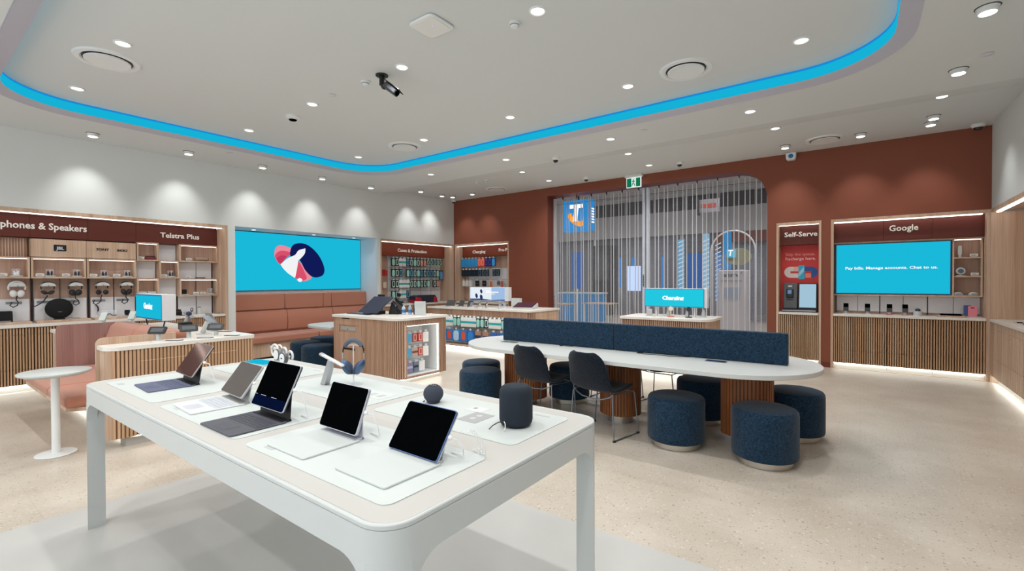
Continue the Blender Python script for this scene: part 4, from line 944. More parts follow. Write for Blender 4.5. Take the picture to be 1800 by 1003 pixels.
# ---- right wall bay
XRB = 1.97
rb = thing('display_bay', 'oak lined bay of the right wall with a light strip, cut by the photo edge', 'display wall', (1.7, 7, 0), world=True)
m = MB(); m.box(XR-.012, XR+.02, 1.5, 9.6, 2.46, 2.51); m.box(XR+.02, XRB, 1.5, 9.6, 2.485, 2.51); m.box(XR-.012, XRB, 9.57, 9.6, 0, 2.46); m.build('frame', OAK, rb)
led_bar(rb, XR+.03, XR+.07, 1.6, 9.5, 2.445, 2.478)
MB().box(XRB, XRB+.02, 1.5, 9.6, 0, 2.5).build('back_panel', OAKP, rb)
tag(MB().box(XR-.02, XRB-.002, 1.6, 9.565, .88, .92).build('worktop', STONE, bevel=.004), 'white stone worktop along the right wall', 'worktop')
for i in range(4):
    a = 9.565-i*.95; base_cabinet('plain oak base cabinet on the right wall, %s from the corner' % ord_[i], '-x', XR, a-.95, a, (.78, .36), 'base cabinets of the right wall', mslat=OAK, pitch=.06)
for k, y in enumerate((8.75, 8.45, 8.1)):
    t = thing('flat_phone', 'dark phone lying on a white plate on the right worktop, %s from the corner' % ord_[k], 'phone', (1.66, y, .9205), PI/2, group='phones lying on the right worktop')
    MB().prism(rrect(-.07, .07, -.05, .05, .02), 0, .008).build('plate', LAM, t); MB().prism(rrect(-.045, .045, -.025, .025, .008), .008, .016).build('phone_body', BLACKG, t)
# ------------------------------------------------------------------ white display table in the foreground
TX0, TX1, TY0, TY1, TZ = -3.82, -.93, .73, 1.93, .88
dt = thing('display_table', 'large white display table with rounded legs in the foreground', 'table', (-2.375, 1.33, 0), world=True)
o_ = rrect(TX0, TX1, TY0, TY1, .1, 10); i_ = rrect(TX0+.014, TX1-.014, TY0+.014, TY1-.014, .088, 10); i2 = rrect(TX0+.05, TX1-.05, TY0+.05, TY1-.05, .06, 10)
recalc(holed(o_, [i2], Matrix.Translation((0, 0, .775)), .09).build('apron', LAM, dt))
recalc(holed(o_, [i_], Matrix.Translation((0, 0, .8645)), .0165).build('rim', LAM, dt, bevel=.004))
MB().prism(i_, .85, .8795).build('table_top', BEIGE, dt)
for sx in (0, 1):
    for sy in (0, 1):
        cx = (TX0+.1, TX1-.1)[sx]; cy = (TY0+.1, TY1-.1)[sy]; a0 = {(0, 0): PI, (1, 0): -PI/2, (1, 1): 0, (0, 1): PI/2}[(sx, sy)]
        m = MB()
        ex = 1 if sx == 0 else -1; ey = 1 if sy == 0 else -1
        yo = (TY0, TY1)[sy]; xo = (TX0, TX1)[sx]; q_ = -.015; lw_ = .085
        tail = [(cx+ex*q_, yo), (cx+ex*q_, cy+ey*q_), (xo, cy+ey*q_)]
        if a0 not in (PI, 0): tail.reverse()
        m.prism([p_ for p_ in arc(cx, cy, .1, a0, a0+PI/2, 24) if abs(p_[0]-xo) <= lw_ and abs(p_[1]-yo) <= lw_]+tail, 0.003, .775)
        fl = lambda c_, e_: [(c_+e_*q_, .66), (c_+e_*q_, .775)]+[(c_+e_*(q_+.11*(1-math.cos(t_))), .66+.115*math.sin(t_)) for t_ in [PI/2*k/8 for k in range(8, 0, -1)]]
        m.prism(fl(cx, ex), yo, yo+ey*.05, 'y'); m.prism(fl(cy, ey), xo, xo+ex*.05, 'x')
        lg = m.build('leg', LAM, dt)
        MB().prism([(xo+ex*.02, yo+ey*.02), (xo+ex*.08, yo+ey*.02), (xo+ex*.08, yo+ey*.08), (xo+ex*.02, yo+ey*.08)], 0, .004).build('foot_pad', BLACK, lg)
mats_ = []
for j, (y0, y1) in enumerate(((.815, 1.265), (1.40, 1.835))):
    for i, (x0, x1) in enumerate(((-3.72, -2.89), (-2.80, -1.96), (-1.885, -1.04))):
        t = thing('display_mat', 'white display mat on the foreground table, %s row, %s' % (('near', 'far')[j], ('left', 'middle', 'right')[i]), 'mat', ((x0+x1)/2, (y0+y1)/2, .8797), group='white mats on the display table', world=True)
        MB().prism(rrect(x0, x1, y0, y1, .035, 6), .8797, .8825).build('mat_board', PADM, t)
        if j == 0:
            MB().box(x0+.1, x0+.16, y0+.03, y0+.06, .8825, .8832).build('printed_label', mat('label_grey', 'b9bcbc', .5), t)
        else:
            MB().box(x1-.16, x1-.08, y1-.05, y1-.035, .8825, .8832).build('printed_label', mat('label_grey', 'b9bcbc', .5), t)
ZM = .8826
def tablet(x, y, rz, label, w_, h_, tilt, zb, kbcol, backcol, scr, edge, kb_depth=.215, keys=True, tp=None):
    """tablet floating over a keyboard folio, facing -y"""
    t = thing('tablet_with_keyboard', label, 'tablet', (x, y, ZM), rz, group=None)
    K = mat('kb_'+kbcol, kbcol, .55)
    kb = MB(); kb.prism(rrect(-w_/2-.005, w_/2+.005, -kb_depth, .02, .012), 0, .007); kbo = kb.build('keyboard', K, t, bevel=.002)
    if keys:
        m = MB(); kc = 14; kr = 5; kw = (w_-.02)/kc
        for r_ in range(kr):
            for c_ in range(kc): m.box(-w_/2+.01+c_*kw+.0015, -w_/2+.01+(c_+1)*kw-.0015, -.02-(r_+1)*.018+.0015, -.02-r_*.018-.0015, .007, .0085)
        m.build('keys', mat('keys_'+(tp or kbcol), tp or kbcol, .5), kbo)
        m = MB(); m.prism(rrect(-.05, .05, -kb_depth+.015, -kb_depth+.085, .006), .007, .0076); m.build('trackpad', mat('tp_'+(tp or kbcol), tp or kbcol, .35), kbo)
    Tt = Matrix.Translation((0, .0, zb)) @ Matrix.Rotation(-tilt, 4, 'X')
    m = MB(Tt); m.prism(rrect(-w_/2, w_/2, 0, h_, .012), -.003, .004, 'y'); b_ = m.build('tablet_body', mat('edge_'+edge, edge, .3, .6), t, bevel=.001, seg=1)
    m = MB(Tt); m.prism(rrect(-w_/2+.003, w_/2-.003, .003, h_-.003, .01), -.0042, -.003, 'y'); m.build('screen', scr, b_)
    m = MB(Tt); m.prism(rrect(-w_/2, w_/2, 0, h_, .012), .0042, .008, 'y'); m.build('folio_back', mat('folio_'+backcol, backcol, .6), t)
    # folded rear support down to the mat
    hp = Tt @ Vector((0, .008, h_*.42)); m = MB()
    m.add([(-w_/2+.01, hp.y, hp.z), (w_/2-.01, hp.y, hp.z), (w_/2-.01, .035, .004), (-w_/2+.01, .035, .004), (-w_/2+.01, hp.y+.004, hp.z), (w_/2-.01, hp.y+.004, hp.z), (w_/2-.01, .04, .002), (-w_/2+.01, .04, .002)],
          [(3, 2, 1, 0), (4, 5, 6, 7), (0, 1, 5, 4), (1, 2, 6, 5), (2, 3, 7, 6), (3, 0, 4, 7)])
    m.box(-w_/2+.01, w_/2-.01, -.0, .045, .001, .009)
    m.build('folio_support', mat('folio_'+backcol, backcol, .6), t)
    m = MB(); q = Tt @ Vector((w_/2, .01, h_*.5))
    m.tube([tuple(q), (w_/2+.02, q.y+.02, q.z-.01), (w_/2+.035, q.y+.03, q.z*.5), (w_/2+.02, q.y+.05, .01), (w_/2-.05, q.y+.06, .003)], .0025, 6); m.ellipsoid(tuple(q), .012, .008, .009, 12, 8)
    m.build('security_cable', CABLE, t)
    return t
def grad_screen(name, c1, c2):
    return mat(name, c1, .12, spec=.7)
tablet(-3.31, 1.095, -.05, 'copper-tinted reflective tablet over a blue-grey keyboard at the left end of the display table', .295, .21, math.radians(34), .05, '565c78', '17181c', mat('copper_mirror', '9d8580', .08, .85), 'b8b0ae', kb_depth=.21)
t2 = tablet(-2.605, 1.07, -.06, 'grey-screened tablet with a white keyboard, second from the left on the display table', .27, .18, math.radians(37), .035, 'cfd3d3', 'a9a9a8', mat('grey_screen', '5d5551', .15, .3), 'cfd0d2', tp='c5c9d2')
tablet(-2.145, 1.03, .0, 'black tablet with glowing lines over a dark keyboard, third from the left', .285, .212, math.radians(25), .045, '4b4c55', '15161b', BLACKG, 'b9bac4')
tb3 = [o for o in bpy.data.objects if o.name.startswith('tablet_body')][-1]
Tt = Matrix.Translation((0, 0, .045)) @ Matrix.Rotation(-math.radians(25), 4, 'X')
m = MB(Tt)
for a, b_ in ((-.135, -.118), (-.085, -.04), (.01, .055)): m.box(a, b_, -.0052, -.0042, .05, .0525)
m.build('screen_lines', emit('scr_line', 'b8c4d8', 1.0), tb3)
m = MB(Tt); m.box(-.138, .138, -.0048, -.0042, .006, .049); m.build('screen_glow', emit('scr_navy', '081231', 1.0), tb3)
tablet(-1.667, 1.075, .0, 'black tablet on a white folio in the middle of the display table', .25, .182, math.radians(21.5), .025, 'c6ccca', 'b9bac4', BLACKG, 'c8c8d4', keys=False)
tablet(-1.253, 1.095, -.01, 'black tablet with a blue edge, rightmost on the display table', .252, .182, math.radians(35), .012, 'c6ccca', 'cfd2d6', BLACKG, '5b74a6', keys=False)
t = thing('display_cable', 'bundle of thin white cables behind the right front tablet', 'cable', (-1.10, 1.24, ZM))
for k in range(3):
    m = MB(); a = k*.012; m.tube([(-.02+a, -.04, .09), (.0+a, -.02, .1), (.02+a, .0, .07), (.03+a, .01, .03), (.02+a, .02, .003), (-.03, .04+a, .003)], .0016, 6); m.build('cable', CABLE, t)
t = thing('sphere_speaker', 'small dark blue-grey sphere speaker with lit top on the display table', 'speaker', (-1.735, 1.665, ZM))
prof = [(.022, .0), (.034, .006)]+[(.0505*math.sin(a), .047-.0505*math.cos(a)*.93) for a in [PI*(.22+.62*k/14) for k in range(15)]]
MB().lathe(prof, n=36).build('mesh_body', mat('mesh_greyblue', '3a3f4e', .9, bump=.5, bscale=600), t)
zt = prof[-1][1]
MB().cyl((0, 0), prof[-1][0]*.96, zt-.001, zt+.0015, 28).build('touch_top', mat('touch_top', '24262c', .2), t)
for k, (a, b_) in enumerate(((-.014, -.002), (.004, -.004), (.013, .002))): MB().cyl((a, b_), .0028, zt+.0016, zt+.0022, 8).build('touch_light', SCRW, t)
m = MB(); m.tube([(-.03, -.03, .012), (-.036, -.036, .006)], .003, 6); m.build('cord', BLACK, t)
t = thing('cylinder_speaker', 'large midnight blue mesh cylinder speaker on the display table', 'speaker', (-1.18, 1.615, ZM))
R_ = .0715; Hh = .172
prof = [(R_-.022, 0), (R_-.01, .006), (R_-.003, .016), (R_, .03), (R_, Hh-.035), (R_-.002, Hh-.022), (R_-.008, Hh-.01), (R_-.018, Hh-.002), (R_-.026, Hh)]
MB().lathe(prof, n=48).build('mesh_body', SPEAK, t)
MB().lathe([(R_-.026, Hh-.002), (R_-.03, Hh-.006), (.005, Hh-.008)], n=36).build('touch_top', mat('brown_gloss', '3c2a2a', .1), t)
MB().lathe([(.012, -.002), (.010, .002)], (-.01, -R_+.001, .03), 14, 'y').build('cord_socket', BLACK, t)
m = MB(); m.tube([(-.012, -R_-.002, .03), (-.03, -R_-.014, .026), (-.045, -R_-.03, .015), (-.05, -R_-.05, .003)], .0022, 6); m.build('cord', BLACK, t)
m = MB(); m.tube([(-.008, -R_-.002, .03), (.004, -R_-.01, .025), (.012, -R_-.02, .012), (.014, -R_-.03, .003)], .002, 6); m.build('power_cable', CABLE, t)
t = thing('info_card', 'grey info card with two white dots lying on the right far mat', 'card', (-1.39, 1.6, .8826))
MB().box(-.055, .055, -.075, .065, 0, .0012).build('card', mat('card_grey', 'a7a8a9', .5), t)
for y in (-.025, .02): MB().cyl((.0, y), .015, .0012, .0018, 18).build('dot', LAM, t)
t = thing('info_card', 'pale grey info card beside the sphere speaker, under the grey card', 'card', (-1.47, 1.7, .8826)); MB().box(-.05, .05, -.04, .04, 0, .001).build('card', mat('card_pale', 'd5d7d7', .5), t); MB().box(-.03, -.01, -.0, .02, .001, .0014).build('print', MGREY, t)
t = thing('info_card', 'pale greenish info card on the middle far mat', 'card', (-2.1, 1.6, .8826)); MB().box(-.09, .09, -.06, .06, 0, .001).build('card', mat('card_green', 'cfd6d3', .5), t)
for a in (-.05, .02): MB().box(a, a+.04, -.03, .02, .001, .0014).build('print', mat('label_grey', 'b9bcbc', .5), t)
def watch_arm(x, y, label, rz=0, watches=False):
    t = thing('watch_stand', label, 'stand', (x, y, ZM), rz, group='slanted aluminium watch stands on the display table')
    m = MB(); m.prism([(-.035, 0), (.012, 0), (.075, .15), (.045, .155)], -.018, .018, 'y'); m.build('column', ALU, t, bevel=.004)
    m = MB(Matrix.Translation((.06, 0, .155)) @ Matrix.Rotation(math.radians(12), 4, 'Y')); m.prism(rrect(-.1, .12, -.013, .013, .012), -.006, .006); m.build('cross_bar', mat('bar_white', 'd9dadd', .3, .3), t, bevel=.004)
    m = MB(Matrix.Translation((.06, 0, .155)) @ Matrix.Rotation(math.radians(12), 4, 'Y')); m.ellipsoid((-.1, 0, .0), .025, .016, .01); m.build('bar_tip', ALU, t)
    return t
watch_arm(-2.56, 1.58, 'slanted aluminium watch stand with an empty cross bar, beside the blue headphones')
watch_arm(-3.12, 1.56, 'slanted aluminium watch stand behind the tablets, holding the watches')
for k, (dx, col, face_, r_, lab) in enumerate(((-.035, 'e6e2d8', 'c9cbd0', .038, 'white looped watch, left of three on the slanted stand'), (.045, '6a6c70', 'e9ebec', .036, 'watch with a dark ring and pale face, middle of three on the slanted stand'), (.12, '5c5e62', 'eceeee', .036, 'watch with a dark ring and a black mark, right of three on the slanted stand'))):
    t = thing('smartwatch', lab, 'watch', (-3.12+.06+dx, 1.545, ZM+.155-dx*.22), 0, group='watches on the slanted stand')
    if k == 0:
        m = MB(); m.tube([(r_*math.cos(a)*1.1, .0, r_*math.sin(a)) for a in [2*PI*q/22 for q in range(22)]], .007, 8, True); m.build('strap', mat('w_'+col, col, .4), t)
        m = MB(); m.tube([(r_*math.cos(a)*1.0+.02, .02, r_*math.sin(a)*.9) for a in [2*PI*q/22 for q in range(22)]], .005, 8, True); m.build('strap', mat('w_'+col, col, .4), t)
    else:
        MB().lathe([(r_-.005, -.012), (r_, -.008), (r_, .008), (r_-.005, .012)], (0, -.02, 0), 28, 'y').build('watch_case', mat('w_'+col, col, .35, .4), t)
        MB().lathe([(r_-.006, 0), (r_-.006, .002)], (0, -.034, 0), 26, 'y').build('watch_face', mat('f_'+face_, face_, .2), t)
        m = MB(); m.tube([(.02+.03*math.cos(a), .01, .012+.03*math.sin(a)) for a in [PI*(-.2+1.3*q/12) for q in range(13)]], .007, 8); m.build('strap', mat('w_strap', 'd5d6d8', .4), t)
        if k == 2: MB().box(-.012, .008, -.0365, -.034, -.004, .004).build('dark_mark', BLACK, t)
t = thing('headphones', 'blue over-ear headphones hanging on a clear rod stand on the display table', 'headphones', (-2.43, 1.68, ZM), math.radians(30))
hpm = mat('hp_blue', '4a6180', .35, .5); hpk = mat('hp_knit', '5a616c', .8)
m = MB(); m.tube([(.07*math.cos(a)*.95, 0, .185+.085*math.sin(a)) for a in [PI*(.02+.96*k/20) for k in range(21)]], .0045, 8); m.build('headband', BLACK, t)
m = MB(); m.tube([(.058*math.cos(a), 0, .2+.065*math.sin(a)) for a in [PI*(.15+.7*k/12) for k in range(13)]], .014, 8); m.build('knit_canopy', hpk, t)
for s in (-1, 1):
    m = MB(); m.tube([(s*.067, 0, .2), (s*.066, 0, .15)], .004, 8); m.build('slider', STEEL, t)
    c_ = MB(Matrix.Translation((s*.042, -.002, .105)) @ Matrix.Rotation(s*.45, 4, 'Y')); c_.ellipsoid((0, 0, 0), .021, .042, .05, 22, 12); cup = c_.build('ear_cup', hpm, t)
    c_ = MB(Matrix.Translation((s*.024, -.002, .10)) @ Matrix.Rotation(s*.45, 4, 'Y')); c_.ellipsoid((0, 0, 0), .016, .036, .044, 20, 10); c_.build('ear_pad', mat('pad_blue', '37475e', .8), cup)
t = thing('headphone_stand', 'clear acrylic rod stand carrying the blue headphones', 'stand', (-2.43, 1.68, ZM))
MB().cyl((0, 0), .055, 0, .004, 26).build('base', CLEAR, t); MB().cyl((0, 0), .004, .004, .235, 12).build('rod', mat('rod_clear', 'e8ecf2', .1, alpha=.55), t); m = MB(); m.tube([(-.03, -.017, .232), (0, 0, .24), (.03, .017, .232)], .006, 8); m.build('cradle', CLEAR, t)
t = thing('flat_screen_tablet', 'cyan-lit tablet lying nearly flat at the far left of the display table', 'tablet', (-3.62, 1.7, ZM+.001), .1)
MB().prism(rrect(-.15, .15, -.075, .075, .012), 0, .01).build('body', LAM, t); MB().prism(rrect(-.142, .142, -.068, .068, .008), .01, .011).build('screen', CYAN, t)

# ------------------------------------------------------------------ oval work table, divider, stools, chairs
ot = thing('oval_table', 'long white oval work table on fluted walnut columns', 'table', (-2.12, 4.72, 0), world=True)
st = arc(-.94, 4.72, .70, -PI/2, PI/2, 24)+arc(-3.3, 4.72, .70, PI/2, 1.5*PI, 24)
MB().prism(st, .71, .75).build('table_top', LAM, ot, bevel=.004)
MB().box(-3.5, -.72, 4.58, 4.86, .64, .71).build('beam', WALN, ot)
for k, (x, rx, lab) in enumerate(((-3.3, .21, 'left'), (-2.06, .205, 'middle'), (-.83, .17, 'right'))):
    m = MB(); w2 = (.05, 0.0, .04)[k]
    path = arc(x+w2, 4.72, rx, -PI/2, PI/2, 14)+arc(x-w2, 4.72, rx, PI/2, 1.5*PI, 14)+[(x+w2, 4.72-rx)]
    m.flutes(path, .09, .70, .03, .01, -1); cl = m.build('column', WALN, ot, smooth=0)
    m = MB(); m.prism([(x+(px-x)*.97, 4.72+(py-4.72)*.97) for px, py in path[:-1]], .088, .705); m.build('column_core', WALN, cl)
    MB().lathe([(rx-.07, 0), (rx-.07, .09)], (x, 4.72, 0), 32).build('column_foot', STEEL, cl)
dv = thing('desk_divider', 'long navy felt divider standing along the middle of the oval table', 'divider', (-2.05, 4.74, .7505), world=True)
for a, b_ in ((-3.62, -2.12), (-2.115, -.5)): MB().box(a, b_, 4.68, 4.76, .7505, 1.03).build('felt_panel', NAVY, dv, bevel=.012, seg=3)
t = thing('power_cable', 'thin black cable curling at the divider foot', 'cable', (-1.7, 4.6, .7505))
m = MB(); m.tube([(-.12, .07, .003), (-.14, .02, .003), (-.05, -.01, .003), (.05, .02, .003), (.2, .0, .003), (.3, .03, .003), (.38, .07, .003)], .003, 6); m.build('cable', BLACK, t); MB().box(-.14, -.09, .05, .075, 0, .012).build('plug', BLACK, t)
t = thing('power_box', 'flat dark power box beside the right half of the divider', 'power outlet', (-1.06, 4.56, .7505)); MB().prism(rrect(-.09, .09, -.05, .05, .01), 0, .004).build('frame', ALU, t); MB().box(-.08, .08, -.035, .04, .004, .006).build('glass_face', mat('outlet_navy', '2a3558', .2), t)
t = thing('power_box', 'flat pale power box at the left end of the divider', 'power outlet', (-3.42, 4.55, .7505)); MB().prism(rrect(-.1, .1, -.05, .05, .01), 0, .006).build('frame', ALU, t); MB().box(-.03, .02, -.01, .02, .006, .012).build('plug', MGREY, t)
t = thing('small_plug', 'small black plug lying on the oval table behind the first chair', 'plug', (-2.72, 4.62, .7505)); MB().box(-.03, .0, -.01, .01, 0, .014).build('plug_body', BLACK, t); m = MB(); m.tube([(0, 0, .004), (.05, .01, .003), (.12, .03, .003)], .0025, 6); m.build('cord', BLACK, t)
def make_stool(label, x, y):
    t = thing('round_stool', label, 'stool', (x, y, 0), group='navy felt drum stools')
    MB().lathe([(.205, .0), (.21, .002), (.21, .058)], n=48).build('steel_base', STEEL, t)
    MB().lathe([(.235, .055), (.246, .062), (.25, .08), (.25, .40), (.246, .425), (.235, .442), (.215, .45), (.1, .453)], n=48).build('felt_seat', NAVY, t)
    return t
ST = [(-1.35, 4.33, 'navy felt drum stool between the second chair and the front right stool'), (-.63, 4.34, 'largest looking navy felt drum stool, front right of the oval table'), (-.50, 5.2, 'navy felt drum stool behind the right end of the oval table'),
      (-1.36, 5.23, 'navy felt drum stool half hidden beyond the right walnut column'), (-3.62, 4.24, 'navy felt drum stool at the left end of the oval table, front one'), (-3.98, 4.68, 'navy felt drum stool at the left end of the oval table, rear one'), (-2.92, 5.13, 'navy felt drum stool in shade under the oval table behind the first chair'),
      (-7.2, 4.3, 'navy felt drum stool beside the service island, front right of the small group'), (-7.78, 4.42, 'navy felt drum stool beside the service island, front left of the small group'), (-8.15, 5.0, 'navy felt drum stool beside the service island, rear of the small group')]
s0 = make_stool(ST[0][2], *ST[0][:2]); KIDS[s0.name] = kids(s0)
for x, y, lab in ST[1:]: dup(s0, (x, y, 0), random.uniform(0, 3), lab)
def make_chair(label, x, y, rz):
    t = thing('side_chair', label, 'chair', (x, y, 0), rz, group='dark felt shell chairs')
    prof = [(.24, .425), (.235, .44), (.20, .452), (.12, .452), (.02, .44), (-.08, .43), (-.16, .435), (-.215, .47), (-.25, .53), (-.28, .60), (-.31, .68), (-.335, .75), (-.352, .80), (-.358, .825)]
    wd = [.15, .19, .215, .235, .245, .25, .25, .245, .24, .235, .228, .212, .18, .11]
    nu = 16; vs = []; fs = []
    for (yy, zz), w_ in zip(prof, wd):
        back = min(1, max(0, (zz-.46)/.15))
        for k in range(nu+1):
            u = -1+2*k/nu; e = abs(u)**2.6
            vs.append((w_*u, yy+e*.055*back, zz+e*.022*(1-back)))
    n_ = len(prof)
    for j in range(n_-1):
        for k in range(nu): a = j*(nu+1)+k; fs.append((a, a+1, a+nu+2, a+nu+1))
    m = MB(); m.add(vs, fs); sh = m.build('seat_shell', NAVYC, t, smooth=1.2)
    so = sh.modifiers.new('Solidify', 'SOLIDIFY'); so.thickness = .028; so.offset = 0
    ss_ = sh.modifiers.new('Subsurf', 'SUBSURF'); ss_.levels = 1; ss_.render_levels = 1
    r_ = .0065
    for s in (-1, 1):
        MB().tube([(s*.225, -.165, .425), (s*.235, -.185, .40), (s*.262, -.2, .02), (s*.264, -.2, .008)], r_, 8).build('leg', CHROME, t)
        MB().tube([(s*.215, .185, .41), (s*.225, .2, .385), (s*.262, .2, .02), (s*.264, .2, .008)], r_, 8).build('leg', CHROME, t)
        rn_ = MB().tube([(s*.264, -.2, .008), (s*.264, .2, .008)], r_, 8).build('floor_runner', CHROME, t)
        for yy in (-.195, .195): MB().box(s*.264-.01, s*.264+.01, yy-.014, yy+.014, 0, .016).build('foot_glide', BLACK, rn_)
        MB().tube([(s*.225, -.165, .425), (s*.22, 0, .418), (s*.215, .185, .41)], r_, 8).build('seat_rail', CHROME, t)
    MB().tube([(-.225, -.165, .425), (-.2, -.18, .40), (-.12, -.19, .37), (0, -.19, .36), (.12, -.19, .37), (.2, -.18, .40), (.225, -.165, .425)], r_, 8).build('rear_rail', CHROME, t)
    MB().tube([(-.215, .185, .41), (0, .19, .405), (.215, .185, .41)], r_, 8).build('front_rail', CHROME, t)
    return t
c0 = make_chair('dark felt shell chair, right of the two in front of the oval table', -2.04, 4.27, math.radians(-11)); KIDS[c0.name] = kids(c0)
dup(c0, (-2.74, 4.30, 0), math.radians(-8), 'dark felt shell chair, left of the two in front of the oval table')
dup(c0, (-1.9, 5.62, 0), math.radians(168), 'dark felt shell chair on the far side of the oval table, beyond the middle column')
dup(c0, (-2.5, 5.62, 0), math.radians(176), 'dark felt chair beyond the oval table, seen through the left chair legs')

# ------------------------------------------------------------------ service island
IX0, IX1, IY0, IY1, IZ = -6.83, -5.25, 4.36, 5.32, .965
si = thing('service_island', 'fluted oak service island with a backlit product window in its side', 'counter', (-6.0, 4.85, 0), world=True)
cr_ = .17
def islpath(off=0, x0=IX0): return [(x0-0, IY0-off), (IX1-cr_, IY0-off)]+arc(IX1-cr_, IY0+cr_, cr_+off, -PI/2, 0, 8)[1:]+[(IX1+off, IY1)]
tp = [(IX0-.02, IY1+.02), (IX0-.02, IY0-.02)]+islpath(.02)[1:-1]+[(IX1+.02, IY1+.02)]
MB().prism(tp, IZ-.04, IZ).build('stone_top', STONE, si, bevel=.005)
wz0, wz1, wy0, wy1 = .115, .845, 4.50, 5.16
# fluted skin: front right part, corner, and around the window
m = MB(); m.flutes([(-6.12, IY0+.01), (IX1-cr_, IY0+.01)]+arc(IX1-cr_, IY0+cr_, cr_-.01, -PI/2, 0, 8)[1:], .08, IZ-.04, .031, .012, -1)
m.flutes([(IX1-.01, IY0+cr_), (IX1-.01, wy0)], .08, IZ-.04, .031, .012, -1)
m.flutes([(IX1-.01, wy1), (IX1-.01, IY1)], .08, IZ-.04, .031, .012, -1)
m.flutes([(IX1-.01, wy0), (IX1-.01, wy1)], wz1, IZ-.04, .031, .012, -1)
m.flutes([(IX1-.01, wy0), (IX1-.01, wy1)], .08, wz0, .031, .012, -1)
m.build('fluted_skin', SLATI, si, smooth=0)
m = MB(); m.box(IX0, -6.12, IY0, IY0+.02, .08, .42); m.box(IX0, -6.12, IY0, IY0+.02, .455, .69); m.box(IX0, -6.68, IY0, IY0+.02, .69, .81); m.box(-6.22, -6.12, IY0, IY0+.02, .69, .81); m.box(IX0, -6.12, IY0, IY0+.02, .812, IZ-.04); m.box(IX0, -6.57, IY0, IY0+.02, .42, .455); m.box(-6.26, -6.12, IY0, IY0+.02, .42, .455)
m.build('front_panel', SLATI, si)
MB().box(-6.60, -6.40, IY0-.002, IY0+.002, .905, .92).build('top_slot', BLACK, si)
m = MB(); m.box(-6.68, -6.22, IY0+.015, IY0+.12, .69, .81); nb = m.build('niche_box', BLACK, si)
MB().box(-6.645, -6.25, IY0+.004, IY0+.014, .722, .788).build('cash_box', mat('cash_box', 'a9a6a2', .5, .1), si, bevel=.004)
MB().lathe([(.008, 0), (.008, .003)], (-6.45, IY0+.003, .745), 12, 'y').build('key_lock', BLACK, si)
MB().box(-6.57, -6.26, IY0+.008, IY0+.03, .42, .455).build('paper_slot', BLACK, si)
m = MB(); m.prism([(IX0, IY1), (IX0, IY0+.012), (IX1-cr_-.01, IY0+.012)]+arc(IX1-cr_, IY0+cr_, cr_-.012, -PI/2, 0, 6)[1:]+[(IX1-.4, IY0+cr_), (IX1-.4, IY1)], .08, IZ-.042)
m.box(IX1-.4, IX1-.012, wy1+.01, IY1, .08, IZ-.042); m.box(IX1-.4, IX1-.012, IY0+cr_, wy1+.01, wz1+.012, IZ-.042); m.box(IX1-.4, IX1-.012, IY0+cr_, wy1+.01, .08, wz0-.012); m.box(IX1-.4, IX1-.012, IY0+cr_, wy0-.01, .08, IZ-.042)
m.build('body', SLATI, si)
m = MB(); m.box(IX0+.06, IX1-.08, IY0+.08, IY1-.06, 0, .08); m.build('plinth', mat('plinth_white', 'cfcdc8', .4), si)
MB().box(IX0+.05, IX1-.06, IY0+.05, IY1-.05, .068, .078).build('plinth_light', LEDK, si)
MBW = mat('window_white', 'f0f1f0', .5)
m = MB(); m.box(IX1-.398, IX1-.38, wy0-.01, wy1+.01, wz0-.012, wz1+.012); m.box(IX1-.398, IX1-.004, wy0-.012, wy0, wz0-.012, wz1+.012); m.box(IX1-.398, IX1-.004, wy1, wy1+.012, wz0-.012, wz1+.012); m.box(IX1-.398, IX1-.004, wy0, wy1, wz0-.012, wz0); m.box(IX1-.398, IX1-.004, wy0, wy1, wz1, wz1+.012)
m.build('window_lining', MBW, si)
m = MB(); m.box(IX1-.03, IX1-.018, wy0+.01, wy1-.01, wz1-.008, wz1-.002); m.box(IX1-.03, IX1-.018, wy1-.008, wy1-.002, wz0+.01, wz1-.01); m.build('window_light', emit('win_light', 'fbfffc', 6), si)
row(['aqua', 'aqua', 'redcard', 'redcard', 'whitecard'], 4.55, .11, .715, '+x', 'the lit island window', 'top row', 'packages in the lit island window', si, IX1-.12, IX1-.38)
row(['aqua', 'aqua', 'tan', 'redcard', 'whitecard'], 4.55, .11, .50, '+x', 'the lit island window', 'middle row', 'packages in the lit island window', si, IX1-.12, IX1-.38)
row(['aqua', 'lilac', 'greycard', 'whitecard'], 4.55, .12, .285, '+x', 'the lit island window', 'bottom row', 'packages in the lit island window', si, IX1-.12, IX1-.38)
m = MB(); m.box(IX1-.38, IX1-.06, wy0, wy1, .125, .13); m.build('glass_shelf', CLEAR, si)
# things on the island
ZI = IZ+.0005
t = thing('tilted_monitor', 'dark navy slanted point-of-sale screen seen from behind on the service island', 'monitor', (-6.35, 4.72, ZI))
m = MB(); m.add([(-.25, -.08, .02), (.25, -.08, .02), (.37, .16, .28), (-.12, .16, .28), (-.25, -.06, .02), (.25, -.06, .02), (.37, .18, .28), (-.12, .18, .28)], [(0, 1, 2, 3), (7, 6, 5, 4), (0, 4, 5, 1), (1, 5, 6, 2), (2, 6, 7, 3), (3, 7, 4, 0)]); m.build('screen_panel', mat('navy_panel', '2a3044', .35), t, bevel=.006)
MB().prism(rrect(-.42, .12, -.17, -.04, .02), 0, .012).build('base_mat', mat('base_navy', '2c3a58', .5), t); MB().box(-.1, .2, .0, .14, 0, .06).build('dock', BLACK, t, bevel=.01); MB().prism(rrect(.02, .16, -.17, -.1, .02), .012, .03).build('mouse', BLACK, t)
